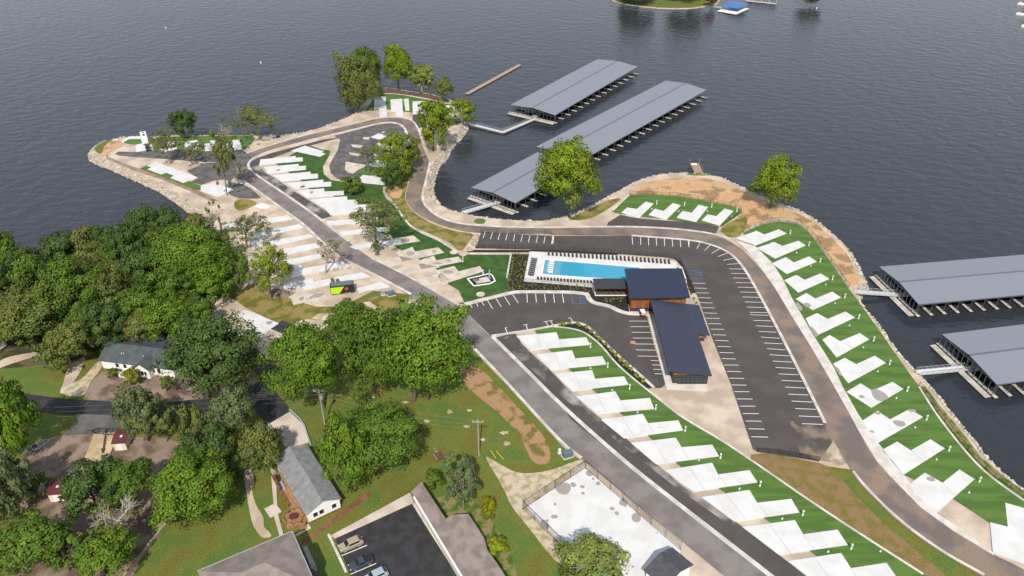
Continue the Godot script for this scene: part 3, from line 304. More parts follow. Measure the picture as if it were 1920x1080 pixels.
const PEDLOW := [84.53,-218.94,90.62,-212.77,92.57,-204.62,93.57,-193.94,92.80,-184.03,92.93,-173.04,92.99,-163.16,92.84,-153.16,93.34,-142.97,93.41,-132.74,93.70,-122.59,96.17,-113.07,20.03,-154.45,24.70,-145.93,29.77,-137.83,33.97,-132.38,41.22,-122.43,48.11,-114.10,54.82,-106.15,61.37,-98.07,49.14,-243.11,58.23,-241.48,68.30,-241.48,75.94,-237.49,71.58,-98.19]
const LTOP := [11.63,-211.66,12.89,-211.49,14.16,-211.31,15.42,-211.13,16.68,-210.96,17.93,-210.79,19.19,-210.61,20.44,-210.44,21.70,-210.26,22.95,-210.09,24.20,-209.91,25.45,-209.74,26.69,-209.57,27.94,-209.39,29.18,-209.22,30.43,-209.05,31.67,-208.88,32.91,-208.70,34.14,-208.53,35.38,-208.36,36.62,-208.19,37.85,-208.02,39.08,-207.85,40.31,-207.68,41.54,-207.51,42.77,-207.33,44.00,-207.16,45.22,-206.99,46.45,-206.82,47.67,-206.65,48.89,-206.48]
const LBOT := [7.82,-196.81,8.82,-196.68,9.81,-196.54,10.80,-196.41,11.80,-196.28,12.79,-196.14,13.77,-196.01,14.76,-195.88,15.75,-195.74,16.74,-195.61,17.72,-195.48,18.71,-195.34,19.69,-195.21,20.67,-195.08,21.65,-194.95,22.63,-194.81,23.61,-194.68]
const LSIDE := [6.98,-208.37,6.81,-207.16,6.64,-205.95,6.48,-204.76,6.31,-203.57,6.15,-202.40,5.99,-201.23,5.83,-200.07,5.67,-198.93]
const LWATER := [12.24,-207.29,12.07,-205.98,11.90,-204.69,11.74,-203.40,11.58,-202.13,11.42,-200.87]
const DECK := [5.62,-213.45,33.79,-210.94,49.59,-207.51,51.25,-206.54,52.62,-203.99,52.61,-197.82,34.60,-190.75,24.05,-192.34,3.53,-195.87]
const POOL := [10.23,-208.64,39.56,-203.83,37.96,-195.72,9.09,-199.58]
const SHELF := [14.44,-207.94,13.65,-199.18]
const BIGROOF_FAR := [32.78,-192.17,49.56,-192.27]
const BIGROOF_NEAR := [32.95,-178.94,49.68,-179.39]
const BIGBASE := [33.38,-179.78,50.15,-182.90]
const LOWL := [38.53,-179.20,38.63,-147.67]
const LOWR := [52.47,-179.44,52.53,-165.10,49.17,-165.58,49.22,-147.88]
const LOWBASE := [39.98,-147.99,48.64,-147.99]
const CANOPY := [23.81,-192.36,33.25,-192.51,33.39,-187.32,24.01,-187.32]
const PATIO := [24.17,-187.02,33.48,-187.02,34.57,-191.52,24.21,-191.76]
const DOCK1 := [-0.81,-343.90,19.00,-330.66,45.51,-415.04,65.88,-401.33]
const DOCK2 := [9.75,-294.86,27.59,-281.51,75.64,-379.78,95.09,-364.48]
const DOCK2B := [-14.99,-256.71,1.03,-244.11,9.71,-289.14,26.38,-276.43]
const DOCK3 := [111.96,-201.35,115.58,-181.09,203.26,-215.43,197.41,-193.17]
const DOCK4 := [114.95,-166.70,118.45,-145.99,192.81,-180.55,190.15,-160.10]
const GANG := [-16.79,-241.03,-4.62,-251.61,101.03,-190.52,115.00,-190.80,103.13,-153.04,117.45,-156.50]
const GANG1 := [-21.46,-330.06,-3.95,-319.27,10.88,-336.01]
const BOOM := [-22.24,-369.98,4.34,-417.51]
const BUOY := [-216.34,-493.78,-137.36,-421.69,207.20,-544.84]
const KIOSK := [71.13,-274.96,73.19,-274.96,73.04,-284.19,75.16,-284.19]
const KBED := [67.31,-275.09,76.24,-275.09,76.14,-271.43,67.12,-272.24]
const FARDOCK := [141.23,-539.08,149.99,-530.94,152.63,-553.67,159.57,-542.10]
const FARDECK := [139.96,-538.04,148.61,-529.33]
const FARRAMP := [136.71,-549.83,143.74,-542.26]
const FARDOCKB := [164.70,-566.49,178.01,-547.44,180.87,-599.14,193.84,-576.46]
const BOATS := [333.85,-528.32,320.20,-497.21,350.44,-556.65]
const H1 := [-104.56,-154.88,-84.88,-151.16]
const H2E := [-51.03,-119.92,-41.02,-105.13,-44.42,-124.36,-35.65,-109.58]
const SHED := [-88.91,-125.48,-87.02,-125.39,-86.84,-127.20]
const SHED2 := [-95.88,-110.66,-93.04,-110.89]
const CONDO := [-56.51,-88.93,-41.72,-97.71,-36.59,-90.41]
const CONDOB := [-20.59,-109.74,-18.76,-112.38,-13.02,-102.78,-11.94,-103.77,-8.62,-103.99,-5.27,-97.96,-4.70,-95.50,-2.04,-91.16,0.95,-85.57,-6.96,-85.57,-9.24,-89.63,-19.90,-108.33]
const CBLD := [24.08,-92.24,30.61,-96.97,33.95,-92.99]
const FENCE_COURT := [11.83,-96.70,2.22,-108.65,15.99,-120.08,32.75,-98.42]
const FENCE_GATE := [33.24,-98.69,32.50,-98.29]
const FENCE_POOL := [-11.51,-215.82,6.00,-214.97,20.46,-213.61,34.42,-211.94,48.30,-209.79,51.27,-208.48,52.80,-205.90]
const FENCE_LOT := [54.86,-125.03,59.45,-124.38,63.84,-123.23,67.61,-122.11]
const FENCE_TOP := [-10.31,-226.09,0.00,-225.36,10.60,-224.27,13.23,-223.91]
const FENCE_SHORE := [77.05,-226.46,84.61,-232.07,91.26,-234.37,96.80,-232.83,99.17,-228.31,99.70,-220.69,99.74,-207.18,99.98,-192.77]
const FENCE_SHORE2 := [101.03,-147.75,101.04,-138.01,101.62,-128.73,102.41,-122.11,103.83,-117.41,107.41,-111.47]
const FENCE_COVE := [42.77,-254.95,48.80,-254.95,60.07,-253.86,69.00,-250.20,77.58,-245.99,80.28,-243.11,79.95,-240.28,71.13,-230.93]
const FENCE_POINT := [-152.08,-311.26,-140.94,-311.86,-127.30,-311.86,-118.21,-311.86,-104.49,-311.56,-91.35,-313.66]
const FENCE_PATIO := [3.68,-195.42,14.32,-193.94,24.03,-192.19]
const POLES := [-43.68,-133.99,-7.35,-123.89,-375.53,-773.11]
const VEH := [-31.45,-99.45,-28.74,-95.00,-25.57,-92.16,-152.91,-303.64,-148.91,-296.31,36.53,-177.64,-49.75,-190.18,-109.89,-166.21,-89.18,-130.63,-99.23,-133.27,-16.22,-123.56,-134.50,-166.21,-127.31,-163.39]
const BOX := [12.33,-123.72,10.60,-124.70,-37.63,-188.76,-35.25,-188.47,-101.29,-307.12,-98.82,-308.88,-78.87,-310.66]
const FIRE := [-13.42,-197.16,-6.78,-200.05,-5.94,-198.93,-5.08,-195.92,-6.64,-194.43,-11.37,-193.21]
const FIREIN := [-11.78,-196.66,-7.55,-198.42,-6.40,-195.67,-10.36,-194.43]
const MANHOLE := [-9.21,-188.76,-18.55,-213.11,-166.62,-306.54]
const BEDFLOW := [0.28,-208.64,0.22,-206.75,0.14,-204.89,-0.05,-203.57,-0.22,-202.27,-0.33,-200.97,-0.41,-199.44,-0.81,-198.42,-0.94,-196.91,-1.07,-195.42,-1.11,-193.21,-0.79,-191.52,0.13,-192.00,1.19,-192.73,2.06,-192.24,0.26,-190.56]
const BEDALL := [0.56,-211.66,5.22,-211.66,3.47,-195.92,2.62,-191.04,0.26,-190.56,-0.81,-197.41]
const BEDSOUTH := [2.92,-194.43,23.18,-192.10,21.72,-190.32,2.88,-190.80]
const ROCKS := [-15.42,-211.77,-13.68,-214.46,-12.14,-218.59,-11.78,-222.83]
const DRIVES := [["black_drive",5.2,[-143.3,-148.2,-115.8,-141.2,-103.5,-139.7,-84,-139,-71.9,-140.7,-65,-143.8,-60.9,-147.8,-57.7,-153.4,-54.2,-159.3,-49.7,-164.6,-44.7,-168.1,-39.9,-174.3,-34.6,-178.7,-24.2,-180.8],0.164],
["drive_spur",5,[-59.6,-150.2,-64.3,-156.2,-69.9,-161.6],0.167],
["drive_spur",4.6,[-65.2,-173.8,-58,-169.6,-51.5,-166,-46.7,-164.8],0.17],
["drive_spur",6.5,[-63.6,-146.9,-58.5,-141,-54.7,-135.8],0.173]]
const STAINS := [[10.82,-114.07,1.92,1.95],[13.06,-115.18,0.73,0.72],[14.89,-114.7,0.6,0.46],[14.98,-112.82,0.48,0.48],[17.45,-116.89,0.37,0.4],[18.36,-115.66,0.53,0.59],[16.6,-118.42,0.86,1.02],[8.9,-109.91,0.33,0.44],[8.68,-106.65,0.74,0.55],[7.14,-105.69,0.41,0.36],[6.63,-104.48,1.03,1.34],[20.59,-108.77,0.51,0.47],[21.43,-107.53,0.53,0.55],[23.12,-110.36,0.94,1.32],[25.32,-106.5,1.2,1.28],[10.87,-98.96,0.67,0.71],[28.93,-102.57,0.2,0.23],[84.59,-183.13,1.12,1.27],[82.4,-170.23,0.68,2.46],[82.02,-182.23,0.71,2.24],[83.01,-153.45,0.54,2.15],[89.52,-144.21,1.96,2.32],[85.14,-143.56,0.78,0.66],[90.3,-134.17,1.45,1.22],[86.65,-137.52,0.84,0.56],[82.9,-131.38,0.57,0.48],[89.89,-116.8,1.07,0.73],[95.27,-138.45,1.02,0.63],[-60.99,-186.33,0.72,1.16],[-59.44,-186.33,0.46,0.46],[-58.4,-186.88,0.57,0.93],[-56.74,-188.19,1.43,1.64],[-67.28,-174.47,0.99,1.02],[-90.53,-275.91,0.86,1.17],[-77.58,-261.28,0.99,1.07],[-77.86,-261.05,0.92,1.07],[-73.39,-256.42,0.78,1.19],[-32.24,-212.22,1.58,1.56],[-24.89,-213.56,0.8,0.9],[-26.34,-209.46,0.78,0.77],[-23.27,-206.22,1.77,0.86],[-19.78,-207.83,1.11,0.86],[-19.6,-201.18,1.74,1.24]]
const DUST := [["concrete_dust",0,[-2.2,-167.6,0.9,-169.6,2.4,-165.5,4.6,-161.6,9.1,-154.9,14.2,-145.9,17.9,-139.9,24.6,-131.2,30.2,-123.4,36.3,-115,43.4,-107.7,49.6,-100.1,48.5,-99.1,41.4,-107.2,34.6,-114.7,28.3,-122.7,22.1,-130.6,15.9,-138.8,11.7,-144.1,6.7,-151.7,0.7,-159.7],0.0,0.42,0.95,0.6],
["concrete_dust",0,[-102.2,-279.4,-99.3,-274.9,-92.6,-266.8,-78.8,-251.1,-67.3,-238.3,-62.5,-238.3,-74.7,-251.9,-80.4,-258,-88.8,-267.7,-94.8,-273.5,-99.5,-280.9],0.003,0.4,0.95,0.55],
["road_dust",1,[65,-135.1,72.9,-134.2,74.1,-119.1,70.4,-121.8,67.7,-122.4,64.3,-124.7],0.0,0.36,0.7,0.75]]
const RWALL1 := [-72.94,-91.58,-71.77,-96.58,-70.53,-101.37,-69.07,-106.01]
const RWALL2 := [-53.05,-138.76,-50.07,-135.80,-48.25,-133.27,-46.53,-129.42,-45.40,-127.03]
const RWALL3 := [-56.83,-133.81,-53.53,-130.11,-50.69,-126.03]
const RWALL4 := [-99.65,-233.22,-96.34,-225.00,-93.45,-218.59]
const RWALL5 := [-47.07,-260.75,-46.84,-256.27,-42.12,-246.82]
const HEAPS := [-88.26,-245.57,-68.53,-189.32,-51.94,-176.86,-98.28,-225.00,-4.78,-125.45,-3.54,-123.07,-3.52,-125.27,-1.89,-122.80]
const NRANGE := [13,17,27]

const WATER := -2.2
var rng := RandomNumberGenerator.new()
var M := {}
var names := {}

# ------------------------------------------------------------------ mesh builder
class MB:
	var v := PackedVector3Array()
	var n := PackedVector3Array()
	var c := PackedColorArray()
	var col := Color(1, 1, 1)
	func tri(a: Vector3, b: Vector3, d: Vector3) -> void:
		var m := (b - a).cross(d - a).normalized()
		v.append(a); v.append(d); v.append(b)
		for i in 3:
			n.append(m); c.append(col)
	func quad(a: Vector3, b: Vector3, d: Vector3, e: Vector3) -> void:
		tri(a, b, d); tri(a, d, e)
	func box(p: Vector3, s: Vector3, t := Transform3D()) -> void:
		var h := s * 0.5
		var k := []
		for i in 8:
			k.append(t * (p + Vector3(h.x if i & 1 else -h.x, h.y if i & 2 else -h.y, h.z if i & 4 else -h.z)))
		quad(k[4], k[5], k[7], k[6]); quad(k[1], k[0], k[2], k[3]); quad(k[5], k[1], k[3], k[7])
		quad(k[0], k[4], k[6], k[2]); quad(k[6], k[7], k[3], k[2]); quad(k[0], k[1], k[5], k[4])
	func bar(a: Vector3, b: Vector3, w: float, hh := -1.0) -> void:
		if hh < 0.0: hh = w
		var d := b - a
		var l := d.length()
		if l < 1e-4: return
		var z := d / l
		var up := Vector3.UP if absf(z.y) < 0.95 else Vector3.RIGHT
		var x := up.cross(z).normalized()
		box((a + b) * 0.5 * 0.0, Vector3(w, hh, l), Transform3D(Basis(x, z.cross(x), z), (a + b) * 0.5))
	func tube(a: Vector3, b: Vector3, r0: float, r1: float, sides := 6) -> void:
		var z := (b - a).normalized()
		var up := Vector3.UP if absf(z.y) < 0.9 else Vector3.RIGHT
		var x := up.cross(z).normalized()
		var y := z.cross(x)
		for i in sides:
			var p := TAU * i / sides
			var q := TAU * (i + 1) / sides
			var u := x * cos(p) + y * sin(p)
			var w := x * cos(q) + y * sin(q)
			var k := [a + u * r0, a + w * r0, b + w * r1, b + u * r1]
			v.append_array([k[0], k[2], k[1], k[0], k[3], k[2]])
			n.append_array([u, w, w, u, u, w])
			for j in 6: c.append(col)
	func prism(p: PackedVector2Array, y0: float, y1: float, under := false) -> void:
		var ix := Geometry2D.triangulate_polygon(p)
		for i in range(0, ix.size(), 3):
			var a := Vector3(p[ix[i]].x, y1, p[ix[i]].y)
			var b := Vector3(p[ix[i + 1]].x, y1, p[ix[i + 1]].y)
			var d := Vector3(p[ix[i + 2]].x, y1, p[ix[i + 2]].y)
			if (b - a).cross(d - a).y < 0.0:
				var t := b; b = d; d = t
			tri(a, b, d)
			if under:
				var o := Vector3(0, y0 - y1, 0)
				tri(a + o, d + o, b + o)
		if y1 - y0 < 1e-4: return
		var cw := Geometry2D.is_polygon_clockwise(p)
		for i in p.size():
			var a := p[i]
			var b := p[(i + 1) % p.size()]
			if not cw:
				var t := a; a = b; b = t
			quad(Vector3(a.x, y0, a.y), Vector3(b.x, y0, b.y), Vector3(b.x, y1, b.y), Vector3(a.x, y1, a.y))
	func mesh() -> ArrayMesh:
		var m := ArrayMesh.new()
		if v.is_empty(): return m
		var a := []
		a.resize(Mesh.ARRAY_MAX)
		a[Mesh.ARRAY_VERTEX] = v; a[Mesh.ARRAY_NORMAL] = n; a[Mesh.ARRAY_COLOR] = c
		m.add_surface_from_arrays(Mesh.PRIMITIVE_TRIANGLES, a)
		return m

# ------------------------------------------------------------------ node helpers
func numbered(s: String) -> String:
	names[s] = names.get(s, -1) + 1
	return s if names[s] == 0 else "%s_%03d" % [s, names[s]]
func put(called: String, mesh: Mesh, mat: Material, parent: Node3D = null) -> MeshInstance3D:
	var o := MeshInstance3D.new()
	o.mesh = mesh
	o.material_override = mat
	if parent:
		o.name = called
		parent.add_child(o, true)
	else:
		o.name = numbered(called)
		add_child(o, true)
	return o
func obj(called: String, b: MB, mat: String, parent: Node3D = null) -> MeshInstance3D:
	return put(called, b.mesh(), M[mat], parent)
func tag(o: Node3D, label: String, cat: String, group := "") -> void:
	o.set_meta("label", label)
	o.set_meta("category", cat)
	if group: o.set_meta("group", group)
func struct(called: String, b: MB, mat: String) -> MeshInstance3D:
	var o := obj(called, b, mat)
	o.set_meta("kind", "structure")
	return o
func thing(called: String, label: String, cat: String, at: Vector3, turn := 0.0, group := "") -> Node3D:
	var o := Node3D.new()
	o.name = numbered(called)
	add_child(o, true)
	o.position = at
	o.rotation.y = turn
	tag(o, label, cat, group)
	return o
func copy(src: Node3D, base: String, at: Vector3, turn: float, label := "", sc := Vector3.ONE) -> Node3D:
	var o: Node3D = src.duplicate()
	o.name = numbered(base)
	add_child(o, true)
	o.position = at
	o.rotation.y = turn
	o.scale = sc
	if label: o.set_meta("label", label)
	return o
func pts(a: Array) -> PackedVector2Array:
	var r := PackedVector2Array()
	for i in range(0, a.size() - 1, 2): r.append(Vector2(a[i], a[i + 1]))
	return r
func v3(p: Vector2, y := 0.0) -> Vector3:
	return Vector3(p.x, y, p.y)
func chaikin(p: PackedVector2Array, times: int, closed := false) -> PackedVector2Array:
	for k in times:
		var r := PackedVector2Array()
		var n := p.size()
		if not closed: r.append(p[0])
		for i in (n if closed else n - 1):
			var a := p[i]
			var b := p[(i + 1) % n]
			r.append(a.lerp(b, 0.25)); r.append(a.lerp(b, 0.75))
		if not closed: r.append(p[n - 1])
		p = r
	return p
func ribbon(p: PackedVector2Array, w: float) -> PackedVector2Array:
	var l := PackedVector2Array()
	var r := PackedVector2Array()
	for i in p.size():
		var d := (p[mini(i + 1, p.size() - 1)] - p[maxi(i - 1, 0)]).normalized()
		var s := Vector2(-d.y, d.x) * w * 0.5
		l.append(p[i] + s); r.append(p[i] - s)
	r.reverse()
	l.append_array(r)
	return l

# ------------------------------------------------------------------ materials
func lin(r: float, g: float, b: float) -> Color:
	return Color(r, g, b).linear_to_srgb()
func noise_tex(seed_: int, freq: float, ramp: Array, size := 512, kind := FastNoiseLite.TYPE_SIMPLEX_SMOOTH, oct := 4) -> NoiseTexture2D:
	var f := FastNoiseLite.new()
	f.seed = seed_
	f.noise_type = kind
	f.frequency = freq
	f.fractal_octaves = oct
	var t := NoiseTexture2D.new()
	t.width = size; t.height = size
	t.seamless = true
	t.noise = f
	var g := Gradient.new()
	var offs := PackedFloat32Array()
	var cols := PackedColorArray()
	for r in ramp:
		offs.append(r[0]); cols.append(r[1])
	g.offsets = offs
	g.colors = cols
	t.color_ramp = g
	return t
# ground: fine grain ramp tiled over `tile` metres, coarse patches multiplied over `patch` metres
func ground(called: String, dark: Color, light: Color, tile: float, coarse: Array, patch: float, rough := 0.95, seed_ := 1, bump := 0.0) -> StandardMaterial3D:
	var m := StandardMaterial3D.new()
	m.resource_name = called
	m.albedo_texture = noise_tex(seed_, 0.035, [[0.25, dark], [0.5, dark.lerp(light, 0.5)], [0.75, light]])
	m.uv1_triplanar = true
	m.uv1_world_triplanar = true
	m.uv1_scale = Vector3.ONE / tile
	m.detail_enabled = true
	m.detail_blend_mode = BaseMaterial3D.BLEND_MODE_MUL
	m.detail_uv_layer = BaseMaterial3D.DETAIL_UV_2
	m.detail_albedo = noise_tex(seed_ + 50, 0.012, coarse)
	m.uv2_triplanar = true
	m.uv2_world_triplanar = true
	m.uv2_scale = Vector3.ONE / patch
	m.roughness = rough
	M[called] = m
	return m
func flatm(called: String, c: Color, rough := 0.7, metal := 0.0, spec := 0.5) -> StandardMaterial3D:
	var m := StandardMaterial3D.new()
	m.resource_name = called
	m.albedo_color = c
	m.roughness = rough
	m.metallic = metal
	m.metallic_specular = spec
	M[called] = m
	return m
func materials() -> void:
	var w := Color(1, 1, 1)
	var soft := [[0.3, Color(0.86, 0.85, 0.84)], [0.7, w]]
	var strong := [[0.3, Color(0.72, 0.7, 0.66)], [0.65, w]]
	ground("sand", lin(.51, .415, .325), lin(.60, .50, .40), 7, soft, 60, .95, 3)
	ground("grass", lin(.080, .110, .016), lin(.160, .188, .040), 7, [[0.35, Color(.86, .95, .85)], [0.5, Color(1, .98, .85)], [0.62, Color(1.0, .94, .8)], [0.72, Color(1, .9, .78)]], 70, .95, 4)
	ground("olive", lin(.17, .13, .035), lin(.31, .24, .075), 6, [[0.35, Color(.72, .82, .5)], [0.6, w]], 35, .95, 5)
	ground("dryverge", lin(.14, .085, .035), lin(.30, .20, .09), 5, [[0.3, Color(.86, .94, .68)], [0.62, w]], 22, .95, 6)
	ground("scrub", lin(.12, .11, .03), lin(.30, .25, .12), 5, [[0.35, Color(.55, .8, .35)], [0.6, w]], 18, .95, 7)
	ground("mulch", lin(.06, .05, .025), lin(.16, .12, .07), 6, [[0.35, Color(.6, .75, .4)], [0.6, w]], 30, .95, 8)
	ground("bark", lin(.10, .055, .03), lin(.19, .11, .065), 4, soft, 30, .95, 9)
	ground("redmulch", lin(.17, .065, .035), lin(.27, .12, .07), 4, soft, 20, .95, 10)
	ground("mulch_black", lin(.012, .010, .009), lin(.035, .028, .024), 2, soft, 20, .95, 11)
	ground("gravel", lin(.17, .12, .09), lin(.34, .26, .205), 3, strong, 40, .95, 12)
	ground("palegravel", lin(.42, .345, .26), lin(.58, .49, .385), 4, [[0.3, Color(.82, .82, .66)], [0.65, w]], 16, .95, 13)
	ground("redgravel", lin(.25, .16, .11), lin(.38, .26, .19), 4, soft, 30, .95, 14)
	ground("soil", lin(.27, .155, .075), lin(.40, .25, .13), 6, [[0.3, Color(.7, .78, .5)], [0.5, w]], 30, .95, 15)
	ground("clay", lin(.42, .265, .145), lin(.58, .40, .24), 14, [[0.28, Color(.78, .75, .7)], [0.5, w], [0.72, Color(1, .93, .86)]], 60, .95, 16)
	ground("asphalt_grey", lin(.185, .165, .155), lin(.235, .215, .20), 5, [[0.3, Color(.88, .87, .87)], [0.7, w]], 45, .9, 17)
	ground("asphalt_brown", lin(.20, .165, .14), lin(.26, .22, .19), 5, [[0.3, Color(.8, .8, .82)], [0.7, Color(1, .95, .9)]], 60, .9, 18)
	ground("asphalt_old", lin(.105, .098, .096), lin(.15, .14, .138), 4, [[0.3, Color(.82, .82, .82)], [0.7, w]], 30, .9, 19)
	ground("asphalt_dark", lin(.070, .059, .056), lin(.088, .076, .072), 4, [[0.3, Color(.92, .92, .92)], [0.7, w]], 50, .85, 20)
	ground("asphalt_black", lin(.026, .025, .028), lin(.045, .043, .047), 4, [[0.3, Color(.8, .8, .8)], [0.7, w]], 20, .8, 21)
	ground("turf", lin(.070, .142, .020), lin(.100, .188, .032), 3, [[0.3, Color(.84, .88, .82)], [0.7, w]], 26, .9, 22)
	ground("turf_fresh", lin(.030, .085, .008), lin(.048, .122, .013), 3, [[0.35, Color(.82, .84, .8)], [0.65, w]], 30, .9, 23)
	ground("concrete", lin(.60, .60, .595), lin(.64, .64, .635), 6, [[0.3, Color(.965, .96, .955)], [0.6, w]], 34, .85, 24)
	ground("concrete_tan", lin(.52, .455, .385), lin(.60, .53, .46), 6, [[0.3, Color(.92, .91, .9)], [0.6, w]], 30, .9, 25)
	ground("concrete_yellow", lin(.50, .38, .23), lin(.58, .45, .28), 6, soft, 30, .9, 26)
	ground("kerb_concrete", lin(.55, .51, .47), lin(.68, .64, .60), 5, soft, 30, .9, 27)
	ground("riprap", lin(.30, .25, .19), lin(.60, .52, .42), 5, soft, 30, .95, 28)
	ground("shingle_brown", lin(.21, .172, .155), lin(.33, .275, .25), 2.2, soft, 20, .95, 29)
	ground("shingle_grey", lin(.20, .205, .215), lin(.31, .315, .325), 4, soft, 12, .9, 30)
	ground("shingle_green", lin(.062, .078, .085), lin(.10, .118, .125), 4, soft, 14, .85, 31)
	ground("shingle_dark", lin(.055, .058, .068), lin(.095, .098, .11), 1.5, soft, 10, .95, 32)
	ground("wood_wall", lin(.26, .085, .022), lin(.40, .15, .045), 1.6, soft, 8, .7, 33)
	ground("deck_wood", lin(.28, .15, .06), lin(.42, .24, .11), 2, soft, 8, .8, 34)
	ground("concrete_warm", lin(.56, .53, .49), lin(.64, .61, .575), 6, [[0.3, Color(.93, .92, .9)], [0.6, w]], 24, .9, 37)
	M["turf"].uv2_scale = Vector3(1.0 / 90.0, 1, 1.0 / 14.0)
	M["wood_wall"].uv1_scale = Vector3(.12, 2.2, .12)
	flatm("dock_roof", lin(.205, .217, .255), .45, .0, .5)
	flatm("joint", lin(.40, .39, .38), .9)
	flatm("dock_ridge", lin(.11, .12, .15), .5)
	flatm("dock_steel", lin(.10, .11, .13), .6)
	flatm("dock_float", lin(.02, .022, .026), .6)
	ground("dock_deck", lin(.46, .42, .37), lin(.62, .58, .53), 3, soft, 20, .9, 35)
	ground("boom_wood", lin(.34, .25, .17), lin(.48, .37, .27), 3, soft, 9, .9, 36)
	flatm("club_roof", lin(.022, .030, .062), .5)
	flatm("club_roof_low", lin(.036, .041, .072), .55)
	flatm("charcoal", lin(.035, .036, .042), .6)
	flatm("white_paint", lin(.78, .78, .77), .6)
	flatm("cream", lin(.70, .62, .50), .7)
	flatm("line_white", lin(.72, .72, .70), .8)
	flatm("line_blue", lin(.08, .15, .33), .8)
	flatm("window_glass", lin(.02, .025, .03), .08)
	flatm("green_glass", lin(.03, .055, .05), .1)
	flatm("lounge_dark", lin(.040, .032, .034), .8)
	flatm("lounge_white", lin(.82, .82, .82), .6)
	flatm("fence_black", lin(.02, .02, .022), .6)
	flatm("galvanised", lin(.42, .43, .44), .5, .3)
	flatm("rail_white", lin(.62, .62, .64), .6)
	flatm("pole_wood", lin(.36, .34, .32), .9)
	flatm("cable", lin(.22, .22, .20), .7)
	flatm("brown_metal", lin(.085, .035, .03), .6)
	flatm("box_green", lin(.10, .15, .16), .6)
	flatm("bark_grey", lin(.21, .175, .145), .95)
	flatm("bark_pale", lin(.36, .32, .27), .95)
	flatm("bark_brown", lin(.13, .10, .075), .95)
	flatm("tyre", lin(.015, .015, .016), .8)
	flatm("rim", lin(.45, .45, .46), .35, .6)
	flatm("car_tan", lin(.36, .29, .21), .25)
	flatm("car_slate", lin(.045, .055, .075), .25)
	flatm("car_blue", lin(.30, .38, .45), .25)
	flatm("car_black", lin(.018, .018, .02), .3)
	flatm("car_silver", lin(.5, .51, .53), .25)
	flatm("lime", lin(.42, .66, .02), .45)
	flatm("red_paint", lin(.55, .06, .03), .5)
	flatm("maroon", lin(.10, .02, .022), .6)
	flatm("blue_roof", lin(.03, .16, .42), .45)
	flatm("orange", lin(.60, .24, .12), .6)
	flatm("yellow", lin(.62, .46, .02), .6)
	flatm("teal", lin(.30, .48, .50), .5)
	flatm("pool_tile", lin(.003, .27, .43), .5)
	flatm("pool_shelf", lin(.10, .32, .43), .5)
	# leaves: vertex colours carry leaf-to-leaf variety, albedo the species
	var leafs := {"leaf_green": lin(.36, .64, .07), "leaf_fresh": lin(.44, .80, .06), "leaf_bright": lin(.66, .94, .06), "leaf_olive": lin(.56, .68, .16), "leaf_dark": lin(.26, .47, .10), "leaf_grey": lin(.50, .66, .26), "leaf_light": lin(.78, .98, .20), "leaf_lime": lin(.85, 1.0, .04), "leaf_red": lin(.9, .25, .12), "leaf_bush": lin(.38, .60, .06), "petal": lin(1.0, .72, .05)}
	for k in leafs:
		var m := flatm(k, leafs[k], .75, 0.0, .35)
		m.vertex_color_use_as_albedo = true
		m.backlight_enabled = true
		m.backlight = lin(.14, .18, .03)
	# water: dark body, gloss, ripples as normal relief
	var wt := flatm("water", lin(.028, .032, .040), .08, 0.0, .36)
	wt.normal_enabled = true
	var f := FastNoiseLite.new()
	f.seed = 77
	f.noise_type = FastNoiseLite.TYPE_SIMPLEX_SMOOTH
	f.frequency = 0.011
	f.fractal_octaves = 4
	f.fractal_gain = 0.52
	f.fractal_lacunarity = 2.3
	var nt := NoiseTexture2D.new()
	nt.width = 2048; nt.height = 2048
	nt.seamless = true
	nt.noise = f
	nt.as_normal_map = true
	nt.bump_strength = 9.0
	wt.normal_texture = nt
	wt.normal_scale = 0.33
	wt.uv1_triplanar = true
	wt.uv1_world_triplanar = true
	wt.uv1_scale = Vector3(1.0 / 190.0, 1.0 / 120.0, 1.0 / 120.0)
	var pw := StandardMaterial3D.new()
	pw.albedo_color = Color(.55, .9, 1.0, .12)
	pw.transparency = BaseMaterial3D.TRANSPARENCY_ALPHA
	pw.roughness = .04
	M["pool_water"] = pw

# ------------------------------------------------------------------ setting
func sheets() -> void:
	var count := {1: 0, 2: 0, 3: 0}
	var base := {1: 0.004, 2: 0.14, 3: 0.20}
	for s in SHEETS:
		var poly: PackedVector2Array
		if s[3] < 0:
			poly = chaikin(pts(s[4]), -s[3])
			var r := chaikin(pts(s[5]), -s[3])
			r.reverse()
			poly.append_array(r)
		else:
			poly = pts(s[4])
			if s[3] > 0: poly = chaikin(poly, s[3] + 1, true)
		var l: int = s[2]
		var y: float = base[l] + 0.0025 * count[l]
		count[l] += 1
		var b := MB.new()
		b.prism(poly, y, y)
		if b.v.is_empty():
			print("no triangles: ", s[0])
			continue
		struct(s[0], b, s[1])
func dust(called: String, c: Color, poly: PackedVector2Array, y: float, tile: float, lo: float, hi: float, amount: float) -> void:
	var key := "dust_" + called
	if not M.has(key):
		var m := StandardMaterial3D.new()
		m.albedo_texture = noise_tex(91, .007, [[lo, Color(c, 0.0)], [hi, Color(c, amount)]], 512, FastNoiseLite.TYPE_SIMPLEX_SMOOTH, 6)
		m.transparency = BaseMaterial3D.TRANSPARENCY_ALPHA
		m.uv1_triplanar = true
		m.uv1_world_triplanar = true
		m.uv1_scale = Vector3.ONE / tile
		m.roughness = 1.0
		M[key] = m
	var b := MB.new()
	b.prism(poly, y, y)
	if b.v.is_empty(): print("dust ", called)
	struct(called, b, key)
